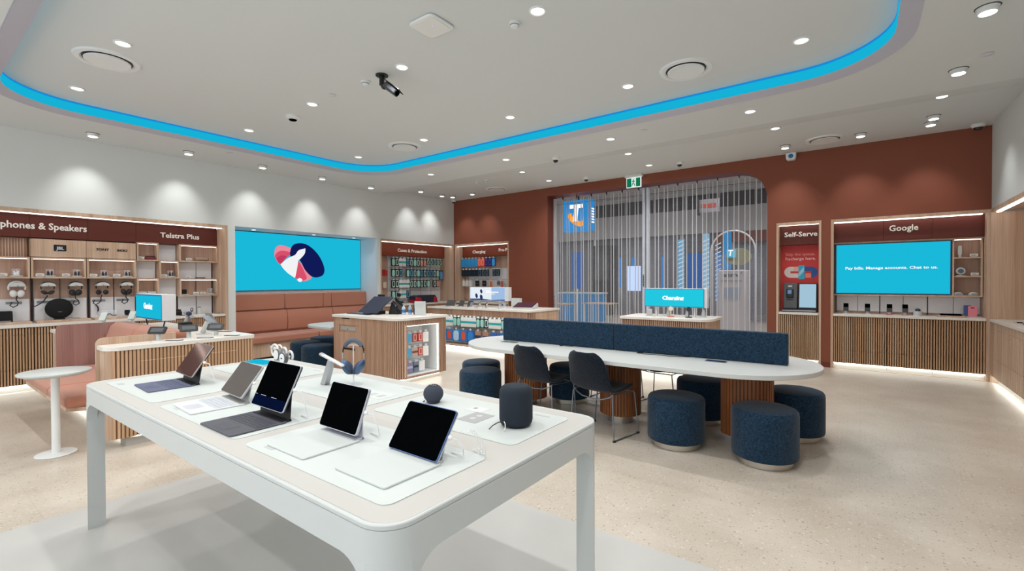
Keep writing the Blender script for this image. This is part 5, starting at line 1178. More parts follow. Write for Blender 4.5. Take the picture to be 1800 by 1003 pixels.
t = thing('webcam', 'small black device on top of the slanted screen', 'camera', (-6.42, 5.0, ZI)); MB().box(-.08, .04, -.03, .03, .26, .31).build('body', BLACK, t, bevel=.008); MB().cyl((0, 0), .01, 0, .27, 10).build('pole', BLACK, t); MB().cyl((0, 0), .04, 0, .01, 18).build('foot', BLACK, t)
t = thing('desk_phone', 'black desk phone with handset and coiled cords on the service island', 'phone', (-6.0, 4.98, ZI), .3)
m = MB(); m.prism([(-.12, 0), (.08, 0), (.1, .06), (-.06, .2)], -.09, .07, 'y'); m.build('body', BLACK, t, bevel=.01); m = MB(); m.tube([(-.02, -.1, .2), (.02, -.11, .16), (.07, -.11, .08), (.1, -.1, .02)], .022, 10); m.build('handset', mat('black_gloss', '0b0c0f', .15), t)
m = MB(); m.tube([(.08+.012*math.cos(a*2.4), -.13+.012*math.sin(a*2.4), .02+a*.006) for a in range(30)], .004, 5); m.build('cord', BLACK, t)
t = thing('barcode_scanner', 'black scanner on a stand among the black cables of the service island', 'scanner', (-6.13, 5.15, ZI)); MB().prism([(-.04, 0), (.05, 0), (.03, .2), (-.09, .28), (-.1, .22)], -.04, .04, 'y').build('body', BLACK, t, bevel=.012); MB().lathe([(.03, -.01), (.03, .01)], (-.03, 0, .3), 16, 'y').build('head', BLACK, t)
for k, (x, y, c1, lab) in enumerate(((-5.82, 4.95, 'd8e2ee', 'clear sanitiser bottle with a white cap, left one on the service island'), (-5.75, 5.02, '9fc4dd', 'blue-labelled sanitiser bottle, right one on the service island'))):
    t = thing('sanitiser_bottle', lab, 'bottle', (x, y, ZI), group='sanitiser bottles on the service island')
    MB().lathe([(.026, 0), (.03, .004), (.03, .1), (.022, .125), (.012, .13)], n=20).build('bottle', mat('bottle_'+c1, c1, .15, alpha=.75), t); MB().cyl((0, 0), .012, .13, .15, 14).build('cap', LAM, t); m = MB(); m.tube([(0, 0, .15), (0, 0, .17), (-.03, 0, .168)], .005, 6); m.build('pump', LAM, t); MB().lathe([(.0305, .03), (.0305, .08)], n=20).build('label_band', mat('band_blue', '3f6fa8', .5), t)
t = thing('pen_cup', 'navy cup with pens on the service island', 'cup', (-5.66, 5.05, ZI)); MB().lathe([(.028, 0), (.032, .1), (.028, .1), (.026, .01)], n=20).build('cup', mat('cup_navy', '20263c', .4), t)
for k in range(5): m = MB(); a = k*1.3; m.tube([(.01*math.cos(a), .01*math.sin(a), .02), (.035*math.cos(a), .035*math.sin(a), .16+.01*k)], .004, 6); m.build('pen', mat('pen_%d' % (k % 2), ('2b3f8f', '15171c')[k % 2], .4), t)
t = thing('notice_stand', 'white printed notice in an upright holder on the service island', 'sign', (-5.47, 4.98, ZI), math.radians(25))
MB().box(-.09, .09, -.004, .004, .008, .215).build('notice', LAM, t); MB().box(-.095, .095, -.03, .03, 0, .01).build('holder', CLEAR, t)
m = MB()
for k in range(6): m.box(-.07, .07-.015*(k % 3), -.0048, -.004, .18-k*.014, .184-k*.014)
m.build('printed_lines', mat('print_grey', 'b4b6ba', .5), t)
# low oval wing of the island
wt = thing('wing_table', 'low white rounded table running out from the left of the service island', 'table', (-7.35, 4.75, 0), world=True)
MB().prism([(-6.853, 4.32)]+[(-6.853, 5.22)]+arc(-7.42, 4.77, .45, PI/2, 1.5*PI, 18), .71, .75).build('table_top', LAM, wt, bevel=.004)
m = MB(); m.flutes([(-7.15, 4.62), (-6.86, 4.62)], .02, .71, .03, .01, -1); m.build('fluted_support', SLATI, wt, smooth=0); MB().box(-7.15, -6.86, 4.63, 4.9, 0, .71).build('support_core', SLATI, wt)
t = thing('wing_table', 'white table end further back, left of the service island', 'table', (-8.3, 6.2, 0), world=True)
MB().prism(arc(-8.35, 6.15, .42, PI/2, 1.5*PI, 18)+arc(-7.5, 6.15, .42, -PI/2, PI/2, 18), .71, .75).build('table_top', LAM, t, bevel=.004); MB().cyl((-7.95, 6.15), .05, .02, .71, 20).build('leg', METW, t); MB().cyl((-7.95, 6.15), .25, 0, .02, 28).build('base', METW, t)

# ------------------------------------------------------------------ phone island with built-in sofa
pi = thing('phone_island', 'fluted oak phone island with white stone top wrapped around a coral sofa', 'counter', (-6.7, 1.9, 0), world=True)
GX = -5.32
arcR = arc(GX-.12, 1.17+.12, .12, -PI/2, 0, 8)
top = [(-5.6, 1.17)]+arcR+arc(GX-.05, 2.45-.05, .05, 0, PI/2, 5)+[(-8.03, 2.45), (-8.03, 1.24), (-7.72, 1.24), (-7.72, 1.93), (-5.6, 1.93)]
MB().prism(top, .88, .92).build('stone_top', STONE, pi, bevel=.004)
fx = GX-.02
m = MB(); m.flutes([(fx-.1, 1.2), (fx-.1+.03, 1.2)]+arc(fx-.07, 1.2+.07, .07, -PI/2, 0, 6)[1:]+[(fx, 2.42)], .09, .88, .0295, .011, -1); m.flutes([(fx, 2.42), (-8.0, 2.42)], .09, .88, .0295, .011, -1)
m.build('fluted_skin', SLAT, pi, smooth=0)
for a, b_ in ((1.42, 1.9), (2.0, 2.26)): MB().box(fx+.010, fx+.0122, a, b_, .768, .771).build('joint_line', mat('joint_light', 'e0c6a8', .5), pi)
m = MB(); m.box(-5.6, fx-.012, 1.19, 2.41, .09, .88); m.box(-8.0, -7.74, 1.26, 2.41, .09, .88); m.box(-7.74, -5.6, 1.95, 2.41, .09, .88); m.build('body', OAK, pi)
def panel_r(name, x0, x1, ya, yb, z1, r_, m_, par):
    return MB().prism([(ya, .09), (yb, .09), (yb, z1)]+arc(ya+r_, z1-r_, r_, PI/2, PI, 8), x0, x1, 'x').build(name, m_, par)
panel_r('end_partition', -5.625, -5.6, 1.165, 1.79, .985, .06, OAK, pi); panel_r('end_partition', -7.72, -7.695, 1.24, 1.93, .985, .06, PLUM, pi)
MB().box(-7.9, fx-.08, 1.42, 2.32, 0, .09).build('plinth', mat('plinth_white', 'cfcdc8', .4), pi)
m = MB(); m.box(-7.92, fx-.05, 1.4, 2.36, .07, .08); m.build('plinth_light', LEDK, pi)
MB().box(fx-.2, fx-.03, 1.32, 2.36, 0.0, .07).build('plinth_end', mat('plinth_grey', 'b9b6b0', .4), pi)
sf = thing('sofa', 'coral two-cushion sofa built into the phone island', 'sofa', (-6.65, 1.45, .3), world=True)
for a, b_ in ((-7.69, -6.38), (-6.375, -5.63)): MB().box(a, b_, .96, 1.75, .37, .475).build('seat_cushion', ORANGE, sf, bevel=.035, seg=4)
MB().prism([(-7.69, .98), (-7.69, 1.94), (-5.63, 1.94), (-5.63, 1.1), (-5.72, .98)], .335, .37).build('seat_board', OAK, sf)
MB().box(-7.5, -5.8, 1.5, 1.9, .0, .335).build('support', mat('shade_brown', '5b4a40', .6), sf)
for a, b_ in ((-7.69, -6.75), (-6.745, -5.63)):
    MB().prism([(1.58, .47), (1.92, .47), (1.92, .99), (1.8, .99), (1.74, .94)], a, b_, 'x').build('back_cushion', ORANGE, sf, bevel=.025, seg=3)
gs = thing('table_screen', 'boxy double screen sign with a cyan face reading gaming on the phone island', 'screen', (-7.17, 1.985, .9205), world=True)
MB().box(-7.64, -6.68, 2.0, 2.14, 1.03, 1.345).build('screen_box', mat('box_white', 'dcdde0', .5), gs, bevel=.004)
MB().box(-7.635, -6.695, 1.996, 2.0, 1.035, 1.34).build('screen_frame', mat('frame_blue', '1478a8', .4), gs); MB().box(-7.62, -6.71, 1.994, 1.996, 1.05, 1.325).build('display', CYAN, gs)
text('Gaming', (-7.32, 1.993, 1.165), '-y', .32, .07, SCRW, gs, bold=.06, depth=.001)
for s in (-1, 1): MB().tube([(-7.17+s*.35, 2.07, 1.03), (-7.17+s*.28, 2.07, .93)], .008, 6).build('strut', BLACK, gs)
MB().box(-7.47, -6.87, 2.03, 2.11, .9205, .932).build('foot_plate', METW, gs)
GP = 'phones on white pillars on the phone island'
for x, y, s, h, rz in ((-5.47, 1.60, 'nearest the sofa end', .1, .75), (-5.47, 1.86, 'second from the sofa end', .1, 1.3), (-5.5, 2.12, 'third from the sofa end', .09, .8)):
    phone_display(x, y, .9205, 'dark phone tilted on a white pillar, %s on the phone island' % s, GP, 'eeeeec', None, rz, lean=.7, h=h, wide=True)
for x, y, s in ((-7.88, 1.72, 'left'), (-7.88, 2.02, 'right')): phone_display(x, y, .9205, 'pale phone on a white pillar behind the plum partition, %s one' % s, GP, 'eeeeec', 'pale', .9, lean=.7, h=.12)
def leaning(x, y, label, rz, col='f'):
    t = thing('leaning_phone_stand', label, 'phone', (x, y, .9205), rz, group='slanted white phone stands on the phone island')
    MB().prism(rrect(-.07, .07, -.05, .05, .02), 0, .008).build('base_plate', LAM, t)
    m = MB(); m.tube([(-.02, 0, .02), (.06, 0, .15)], .026, 14); m.build('leaning_pillar', LAM, t)
    m = MB(Matrix.Translation((.07, 0, .165)) @ Matrix.Rotation(.5, 4, 'Y')); m.prism(rrect(-.07, .07, -.035, .035, .008), 0, .01); m.build('phone_body', mat('phone_silver', '9aa0a8', .2, .5), t)
leaning(-5.8, 2.12, 'white slanted phone stand with a silver phone in the middle of the phone island', 0.3)
leaning(-6.7, 2.24, 'white slanted stand with a blue-clipped phone right of the gaming screen', .3)
t = thing('mic_stand', 'black round-headed stand between the phones on the phone island', 'stand', (-6.4, 2.18, .9205)); MB().cyl((0, 0), .05, 0, .012, 20).build('base', BLACK, t); MB().cyl((0, 0), .005, .012, .19, 8).build('pole', BLACK, t); MB().ellipsoid((0, 0, .2), .035, .03, .028).build('head', mat('head_navy', '1a1c40', .4), t); MB().box(-.1, .06, -.04, .04, .0, .025).build('dock', BLACK, t, bevel=.004)
t = thing('handheld_console', 'black phone in a clip leaning over at the back of the phone island', 'phone', (-6.05, 2.3, .9205)); m = MB(); m.tube([(0, 0, 0), (0, 0, .1)], .03, 14); m.build('pillar', LAM, t); m = MB(Matrix.Translation((0, 0, .13)) @ Matrix.Rotation(.45, 4, 'Y')); m.box(-.13, .13, -.035, .035, -.008, .008); m.build('phone_body', BLACK, t, bevel=.004)
for k, (x, y, s) in enumerate(((-5.42, 1.72, 'nearest'), (-5.42, 1.99, 'middle'), (-5.4, 2.24, 'farthest'), (-5.9, 2.38, 'rear'))):
    t = thing('flat_card', 'black-edged flat card on the phone island top, %s one' % s, 'card', (x, y, .9205), .6, group='flat cards on the phone island'); MB().prism(rrect(-.07, .07, -.035, .035, .01), 0, .005).build('card', DGREY, t); MB().prism(rrect(-.066, .066, -.031, .031, .008), .005, .008).build('card_face', LAM, t)
t = thing('device_cluster_box', 'black dock box under the right end of the gaming screen', 'gadget', (-6.58, 2.2, .9205)) ; MB().box(-.05, .05, -.06, .06, 0, .09).build('body', BLACK, t, bevel=.006); MB().box(-.03, .03, -.061, -.058, .02, .06).build('front', DGREY, t)
# round side table
t = thing('side_table', 'small white round pedestal table in front of the sofa', 'table', (-5.64, .9, 0))
MB().lathe([(.236, .705), (.242, .712), (.242, .722), (.236, .726), (.01, .726)], n=56).build('table_top', LAM, t); MB().lathe([(.2, .69), (.232, .706)], n=48).build('under_disc', LAM, t); MB().cyl((0, 0), .029, .012, .695, 28).build('column', METW, t); MB().lathe([(.135, 0), (.14, .004), (.135, .01), (.035, .014)], n=48).build('base_plate', METW, t)

# ------------------------------------------------------------------ accessory counter
ac = thing('accessory_counter', 'fluted oak counter with lit white product racks in its front, near the back left corner', 'counter', (-6.5, 7.9, 0), world=True)
AX0, AX1, AY0, AY1 = -7.92, -5.06, 7.42, 8.5
tp = [(AX0, AY1), (AX0, AY0), (AX1-.12, AY0)]+arc(AX1-.12, AY0+.12, .12, -PI/2, 0, 6)[1:]+[(AX1, AY1)]
MB().prism(tp, .88, .92).build('stone_top', STONE, ac, bevel=.004)
m = MB(); m.flutes([(AX0+.03, AY0+.03), (AX1-.12, AY0+.03)]+arc(AX1-.12, AY0+.15, .1, -PI/2, 0, 6)[1:], .76, .88, .031, .012, -1); m.build('fluted_band', SLATI, ac, smooth=0)
m = MB(); m.flutes([(-5.4, AY0+.03), (AX1-.12, AY0+.03)]+arc(AX1-.12, AY0+.15, .1, -PI/2, 0, 6)[1:], .08, .758, .031, .012, -1); m.build('fluted_corner', SLATI, ac, smooth=0)
m = MB(); m.box(AX0+.03, AX1-.03, AY0+.42, AY1-.03, .08, .88); m.box(-5.4, AX1-.035, AY0+.16, AY0+.42, .08, .88); m.box(-5.38, AX1-.14, AY0+.045, AY0+.16, .08, .88); m.box(AX0+.03, -5.4, AY0+.045, AY0+.42, .77, .88); m.box(AX0+.03, -5.4, AY0+.045, AY0+.42, .08, .11); m.build('body', OAK, ac)
MB().box(AX1-.03, AX1-.022, AY0+.18, AY1-.03, .08, .88).build('side_panel', OAK, ac); MB().box(AX1-.0225, AX1-.0215, AY0+.4, AY1-.1, .74, .745).build('joint_line', mat('joint_light', 'e0c6a8', .5), ac)
m = MB(); m.box(AX0+.05, -5.4, AY0+.395, AY0+.42, .11, .77); m.box(AX0+.03, AX0+.05, AY0+.045, AY0+.42, .11, .77); m.box(-5.42, -5.4, AY0+.045, AY0+.42, .11, .77); m.build('rack_lining', MBW, ac)
m = MB(); m.box(AX0+.06, -5.43, AY0+.06, AY0+.075, .758, .768); m.build('rack_light', emit('rack_light', 'fbfffc', 10), ac)
MB().box(AX0+.03, -5.4, AY0+.03, AY0+.07, .10, .125).build('bottom_rail', OAK, ac)
MB().box(AX0+.1, AX1-.1, AY0+.1, AY1-.1, 0, .08).build('plinth', mat('plinth_white', 'cfcdc8', .4), ac); MB().box(AX0+.06, AX1-.07, AY0+.06, AY1-.1, .066, .076).build('plinth_light', LEDK, ac)
G3 = 'packages in the lit rack of the accessory counter'
row(['band', 'band', 'band', 'mint', 'mint', 'band', 'band', 'band', 'band', 'mint', 'mint', 'ring', 'band', 'band', 'band', 'mint', 'mint', 'band'], -7.5, .112, .70, '-y', 'the accessory counter', 'upper rack', G3, ac, AY0+.13, AY0+.4)
row(['bigblue', 'orangeblue', 'bigblue', 'orangeblue', 'deepblue', 'brownpack', 'brownpack', 'bluepack', 'bluepack'], -7.55, .21, .43, '-y', 'the accessory counter', 'lower rack', G3, ac, AY0+.13, AY0+.4)
sg = thing('table_screen', 'boxy screen with a pale blue watch advert on the accessory counter', 'screen', (-6.63, 8.06, .9205), world=True)
MB().box(-7.13, -6.04, 8.0, 8.12, 1.055, 1.355).build('screen_box', mat('box_white', 'dcdde0', .5), sg, bevel=.004)
MB().box(-7.12, -6.13, 7.996, 8.0, 1.062, 1.348).build('display', emit('ad_pale', 'e4ecf4', 1.0), sg)
m = MB(); m.box(-6.5, -6.13, 7.9945, 7.996, 1.062, 1.348); m.build('ad_blue_half', emit('ad_blue', '9dbde2', 1.0), sg)
m = MB(); m.prism([(-7.12, 1.062), (-6.13, 1.062), (-6.13, 1.09), (-6.5, 1.075), (-6.85, 1.10), (-7.12, 1.095)], 7.993, 7.9945, 'y'); m.build('ad_navy_strip', emit('ad_navy', '3a4f86', 1.0), sg)
m = MB()
for cx, cz, a in ((-6.93, 1.16, .045), (-6.79, 1.26, .04), (-6.79, 1.13, .05)): m.prism(ell(cx, cz, a*.8, a*1.2, .3, 20), 7.9925, 7.9935, 'y')
m.build('ad_watches', emit('ad_dark', '27345c', 1.0), sg)
m = MB(); m.box(-6.66, -6.3, 7.9925, 7.994, 1.235, 1.255); m.box(-6.66, -6.55, 7.9925, 7.994, 1.265, 1.28); m.box(-6.52, -6.4, 7.9925, 7.994, 1.2, 1.212); m.build('ad_text_lines', SCRW, sg)
for s in (-1, 1): MB().box(-6.6+s*.3-.01, -6.6+s*.3+.01, 8.03, 8.07, .9205, 1.055).build('strut', METW, sg)
GT = 'tilted tablets at the left of the accessory counter'
for k, (x, y, w_) in enumerate(((-7.6, 7.98, .22), (-7.28, 8.0, .12), (-7.0, 7.98, .12))):
    t = thing('tilted_tablet', 'grey tilted %s on a low stand, %s from the left on the accessory counter' % (('tablet' if k == 0 else 'phone'), ord_[k]), 'tablet', (x, y-.15, .9205), .45, group=GT)
    m = MB(Matrix.Rotation(math.radians(-50), 4, 'X')); m.prism(rrect(-w_/2, w_/2, .0, .2, .01), -.004, .004, 'y'); b_ = m.build('body', mat('tab_grey', '6e6c6b', .3), t); m = MB(Matrix.Rotation(math.radians(-50), 4, 'X')); m.prism(rrect(-w_/2+.008, w_/2-.008, .008, .192, .008), -.0055, -.004, 'y'); m.build('screen', mat('tab_screen', '4d4b4c', .2), b_)
    MB().prism([(.0, 0), (.13, 0), (.12, .09)], -.02, .02, 'x').build('stand', LAM, t)
for k, x in enumerate((-7.4, -7.1, -6.95, -6.8, -6.55, -6.3, -5.95)):
    t = thing('flat_card', 'white flat plate along the front of the accessory counter, %s from the left' % ord_[k], 'card', (x, 7.56, .9205), .0, group='white plates on the accessory counter'); MB().prism(rrect(-.06, .06, -.04, .04, .01), 0, .008).build('plate', LAM, t); MB().box(-.02, .02, -.01, .01, .008, .018).build('device', MGREY, t)
for k, x in enumerate((-6.62, -6.42)):
    t = thing('smartwatch', 'dark-strapped watch on a clear stand, %s of two on the accessory counter' % ('left', 'right')[k], 'watch', (x, 7.75, .9205), .3, group='watches on the accessory counter')
    m = MB(); m.tube([(.035*math.cos(a), .0, .06+.045*math.sin(a)) for a in [PI*(.4+1.2*q/12) for q in range(13)]], .008, 8); m.build('strap', BLACK, t); MB().prism(rrect(-.02, .02, .04, .085, .008), -.02, -.008, 'y').build('watch_case', LAM, t); MB().box(-.02, .02, -.02, .02, 0, .02).build('stand', LAM, t)
for k, x in enumerate((-6.9, -6.1, -5.98)):
    t = thing('display_phone', 'small phone on a clear stand under the advert screen, %s from the left' % ord_[k], 'phone', (x, 7.8, .9205), .2, group='phones under the advert screen')
    MB().prism([(-.04, .0), (.04, .0), (.02, .1), (-.02, .1)], -.02, .02, 'y').build('clear_stand', CLEAR, t); m = MB(Matrix.Rotation(-.5, 4, 'X')); m.box(-.035, .035, -.035, -.025, .03, .1); m.build('phone_body', mat('phone_slate', '56647c', .3), t)
t = thing('router', 'white upright router box at the right of the accessory counter', 'gadget', (-5.88, 8.1, .9205)); MB().prism(rrect(-.13, .1, -.05, .05, .02), 0, .2).build('body', LAM, t, bevel=.008); MB().box(-.06, .06, -.052, -.05, .03, .034).build('status_bar', MGREY, t)
t = thing('tablet_dock', 'plum-screened tablet on a white wedge at the right end of the accessory counter', 'tablet', (-5.5, 7.85, .9205), .25)
MB().prism([(-.17, 0), (.2, 0), (.2, .1), (.17, .115), (-.17, .03)], -.22, .22, 'x').build('wedge', LAM, t, bevel=.006)
m = MB(); m.add([(-.21, -.16, .036), (.21, -.16, .036), (.21, .16, .117), (-.21, .16, .117), (-.21, -.16, .041), (.21, -.16, .041), (.21, .16, .122), (-.21, .16, .122)], [(3, 2, 1, 0), (4, 5, 6, 7), (0, 1, 5, 4), (1, 2, 6, 5), (2, 3, 7, 6), (3, 0, 4, 7)]); m.build('screen', mat('plum_screen', '4a3140', .15), t)

# ------------------------------------------------------------------ charging counter in front of the shutter
cc = thing('charging_counter', 'small fluted oak counter with white top in front of the shutter', 'counter', (-2.4, 7.5, 0), world=True)
CX0, CX1, CY0, CY1 = -3.12, -1.74, 7.12, 7.92
tp = [(CX0, CY1), (CX0, CY0), (CX1-.2, CY0)]+arc(CX1-.2, CY0+.2, .2, -PI/2, 0, 6)[1:]+[(CX1, CY1)]
MB().prism(tp, .88, .92).build('stone_top', STONE, cc, bevel=.004)
m = MB(); m.flutes([(CX0+.02, CY0+.03), (CX1-.2, CY0+.03)]+arc(CX1-.2, CY0+.21, .18, -PI/2, 0, 6)[1:4], .08, .88, .031, .012, -1); m.build('fluted_front', SLATI, cc, smooth=0)
MB().prism([(CX0+.02, CY1-.02), (CX0+.02, CY0+.042), (CX1-.2, CY0+.042)]+arc(CX1-.2, CY0+.21, .168, -PI/2, 0, 6)[1:]+[(CX1-.032, CY1-.02)], .08, .88).build('body', OAK, cc)
MB().box(CX0+.1, CX1-.12, CY0+.12, CY1-.1, 0, .08).build('plinth', mat('plinth_white', 'cfcdc8', .4), cc); MB().box(CX0+.06, CX1-.09, CY0+.08, CY1-.08, .066, .076).build('plinth_light', LEDK, cc)
sg = thing('table_screen', 'boxy cyan screen reading charging on the counter in front of the shutter', 'screen', (-2.35, 7.6, .9205), world=True)
MB().box(-2.86, -1.87, 7.52, 7.62, 1.065, 1.365).build('screen_box', mat('box_white', 'dcdde0', .5), sg, bevel=.004)
MB().box(-2.855, -1.915, 7.515, 7.52, 1.07, 1.36).build('screen_frame', mat('frame_blue', '1478a8', .4), sg); MB().box(-2.845, -1.925, 7.513, 7.515, 1.08, 1.35).build('display', CYANL, sg)
text('Charging', (-2.56, 7.512, 1.185), '-y', .34, .06, SCRW, sg, bold=.06, depth=.001)
for s in (-1, 1): MB().box(-2.37+s*.3-.01, -2.37+s*.3+.01, 7.55, 7.59, .9205, 1.065).build('strut', METW, sg)
GCC = 'chargers on the charging counter'
for k, (x, y, kind) in enumerate(((-2.73, 7.4, 'grey'), (-2.5, 7.62, 'white'), (-2.38, 7.38, 'cream'), (-2.2, 7.62, 'white'), (-2.1, 7.36, 'black'), (-1.95, 7.6, 'white'))):
    nm = {'grey': 'grey square charging pad standing at the left of the charging counter', 'white': 'white charging stand behind the discs, %s on the charging counter' % ord_[k], 'cream': 'cream disc charger on a thin stem with a red base', 'black': 'black disc charger on a post with a flat base'}[kind]
    t = thing('charger_stand', nm, 'charger', (x, y, .9205), group=GCC)
    if kind in ('cream', 'black'):
        c1 = mat('ch_'+kind, 'eadfca' if kind == 'cream' else '2b333d', .4)
        MB().lathe([(.034, -.006), (.036, .006)], (0, 0, .13), 24, 'y').build('disc', c1, t); MB().box(-.006, .006, -.004, .012, .01, .11).build('stem', c1, t); MB().prism(rrect(-.05, .045, -.03, .03, .02), 0, .012).build('base', mat('ch_red', 'c96a5a', .5) if kind == 'cream' else c1, t)
    elif kind == 'grey': MB().box(-.045, .045, -.01, .01, .01, .11).build('pad', mat('ch_grey', 'b5b8ba', .4), t, bevel=.006); MB().box(-.05, .05, -.03, .04, 0, .01).build('base', LAM, t)
    else: MB().prism([(-.03, 0), (.03, 0), (.02, .12), (-.01, .12)], -.02, .02, 'y').build('stand', LAM, t, bevel=.003); MB().box(-.05, .05, -.035, .035, 0, .008).build('base', LAM, t)

# ------------------------------------------------------------------ folding shutter in the shop opening
BARM = mat('bar_white', 'c9ccd2', .35, .25); PANE = mat('clear_pane', 'dfe2ea', .08, alpha=.10, spec=.6)
for nm, x0, x1, n_ in (('left', -6.03, -3.82, 23), ('right', -3.66, -1.40, 23)):
    sh = thing('folding_shutter', 'clear folding shutter leaf with white vertical bars, %s half of the shop opening' % nm, 'shutter', ((x0+x1)/2, 9.96, 0), group=None, world=True)
    st_ = (x1-x0)/n_; m = MB(); vs = []
    for k in range(n_+1):
        x = x0+k*st_; y = 9.93+(.07 if k % 2 else 0)
        b_ = MB(); b_.box(x-.007, x+.007, y-.009, y+.009, .02, 3.47); b_.build('vertical_bar', BARM, sh)
        vs.append((x, y))
    for k in range(n_): m.add([(vs[k][0], vs[k][1], .05), (vs[k+1][0], vs[k+1][1], .05), (vs[k+1][0], vs[k+1][1], 3.45), (vs[k][0], vs[k][1], 3.45)], [(0, 1, 2, 3)])
    m.build('clear_panes', PANE, sh, smooth=0)
    m = MB()
    for k in range(n_): m.tube([(vs[k][0], vs[k][1], 3.36), (vs[k+1][0], vs[k+1][1], 3.36)], .004, 5)
    m.build('tie_rod', DGREY, sh)
    for k in range(2, n_, 4): MB().box(vs[k][0]-.008, vs[k][0]+.008, 9.94, 9.98, 3.46, 3.525).build('hanger', BLACK, sh)
lp = thing('shutter_lock_post', 'pair of thick pale lock posts where the two shutter leaves meet', 'post', (-3.74, 9.95, 0), world=True)
for x0, x1 in ((-3.815, -3.755), (-3.725, -3.665)): MB().box(x0, x1, 9.90, 9.99, 0, 3.5).build('post', mat('post_pale', 'cdd3de', .3, .2), lp, bevel=.006)
pl_ = MB().box(-3.80, -3.77, 9.895, 9.9, 1.35, 1.62).build('lock_plate', mat('lock_grey', '7d8f88', .4), lp)
for q in range(4): MB().box(-3.795, -3.775, 9.893, 9.895, 1.38+q*.055, 1.415+q*.055).build('letter_bar', BLACK, pl_)  # plain bars stand in for unreadable upright letters on the plate
for k, (x, s) in enumerate(((-6.05, 'left'), (-1.385, 'right'))):
    t = thing('shutter_side_post', 'pale side post of the shutter with black latches, %s end' % s, 'post', (x, 9.95, 0), world=True)
    MB().box(x-.02, x+.02, 9.90, 10.0, 0, 3.5).build('post', BARM, t)
    for z in (.9, 1.0, 1.1): MB().cyl((0, 0), .012, 0, .01, 10).build('latch', BLACK, t, rel=False).location = (0, -.06, z)

# ------------------------------------------------------------------ the mall beyond
struct(MB().box(-18, 6, 10.02, 27, -.1, -.0).build('floor_mall', mat('mall_floor', 'b9b2ac', .2, var=.06, bscale=2), smooth=0))
struct(MB().box(-18, 6, 10.3, 27, 4.95, 5.05).build('ceiling_mall', mat('mall_ceiling', 'c9c7c6', .9), smooth=0))
struct(MB().box(-18, 6, 10.1, 10.3, 3.7, 5.05).build('wall_mall_front', mat('mall_wall', 'b8b6b6', .8), smooth=0))
struct(MB().box(-18, 6, 26.9, 27, 0, 5).build('wall_mall_far', mat('mall_wall', 'b8b6b6', .8), smooth=0))
struct(MB().box(-18, -17.9, 10.1, 27, 0, 5).build('wall_mall_left', mat('mall_wall', 'b8b6b6', .8), smooth=0))
struct(MB().box(5.9, 6, 10.1, 27, 0, 5).build('wall_mall_right', mat('mall_wall', 'b8b6b6', .8), smooth=0))
struct(MB().box(-17.9, 5.9, 19, 19.4, 3.3, 4.95).build('wall_mall_bulkhead', mat('mall_bulkhead', 'bdbbbc', .8), smooth=0))
lv = thing('vent_louvre', 'dark louvre band high on the far mall wall', 'louvre', (-6.5, 18.95, 4.28), world=True)
for k in range(9): MB().box(-10.5+k*1.25, -9.35+k*1.25, 18.94, 19, 4.25, 4.78).build('louvre_panel', mat('louvre_dark', '34343a', .6), lv)
sf2 = thing('shopfront', 'grey glazed shopfront across the mall', 'shopfront', (-6.5, 19.2, 0), world=True)
for k in range(8):
    MB().box(-13.4+k*1.9, -13.32+k*1.9, 19.1, 19.2, 0, 3.3).build('mullion', ALU, sf2)
MB().box(-13.4, 1.9, 19.15, 19.17, 0, 3.3).build('glass_pane', mat('shop_glass', '9a9ca6', .1, alpha=.45), sf2)
MB().box(-13.4, 1.9, 22.5, 22.6, 0, 3.3).build('rear_wall', mat('shop_rear', '77737a', .8), sf2)
MB().box(-4.4, -1.6, 18.96, 19.0, 2.9, 3.29).build('fascia', mat('fascia_brown', '7a4436', .6), sf2)
t = thing('hanging_box_sign', 'glowing blue hanging box sign with a white T and an orange swirl', 'sign', (-6.03, 11.1, 2.8), world=True)
MB().box(-6.44, -5.62, 11.0, 11.25, 2.8, 3.62).build('sign_box', emit('sign_blue', '0a86d0', 1.0), t, bevel=.02)
m = MB(); m.prism(ell(-6.06, 3.1, .27, .12, -.62, 36), 10.985, 10.998, 'y'); m.build('orange_swirl', emit('sign_orange', 'f0951e', 1.2), t)
m = MB(); m.prism(ell(-6.02, 3.16, .18, .05, -.62, 30), 10.98, 10.986, 'y'); m.build('swirl_gap', emit('sign_blue', '0a86d0', 1.0), t)
m = MB(); m.prism([(-6.22, 3.50), (-5.83, 3.50), (-5.83, 3.40), (-5.96, 3.40), (-6.0, 3.06), (-6.13, 3.06), (-6.09, 3.40), (-6.22, 3.40)], 10.97, 10.98, 'y'); m.build('white_letter', emit('sign_white', 'ffffff', 1.2), t)
m = MB()
for q in range(6): m.box(-5.618, -5.615, 11.05, 11.2, 3.0+q*.07, 3.04+q*.07)
m.build('side_lettering', emit('sign_white', 'ffffff', 1.2), t)
MB().cyl((-6.03, 11.12), .02, 3.62, 4.95, 12).build('hanging_rod', BLACK, t)
t = thing('cash_machine', 'tall pale grey cash machine beyond the right half of the shutter', 'cash machine', (-2.63, 13.2, 0), world=True)
MB().box(-2.97, -2.3, 13.0, 13.6, 0, 1.75).build('cabinet', mat('atm_grey', 'c0bfc6', .4), t, bevel=.03, seg=3)
text('atm', (-2.86, 12.998, 1.58), '-y', .36, .09, mat('atm_text', '2b3a66', .5), t, bold=.02); text('x', (-2.44, 12.998, 1.66), '-y', .05, .04, mat('atm_text', '2b3a66', .5), t)
MB().box(-2.9, -2.4, 12.992, 13.0, 1.46, 1.48).build('trim_line', MGREY, t); MB().box(-2.82, -2.45, 12.99, 13.0, 1.0, 1.3).build('screen', mat('atm_screen', '9aa6ba', .2), t)
t = thing('arch_frame', 'thin pale arch frame behind the cash machine', 'arch', (-2.8, 13.9, 0), world=True)
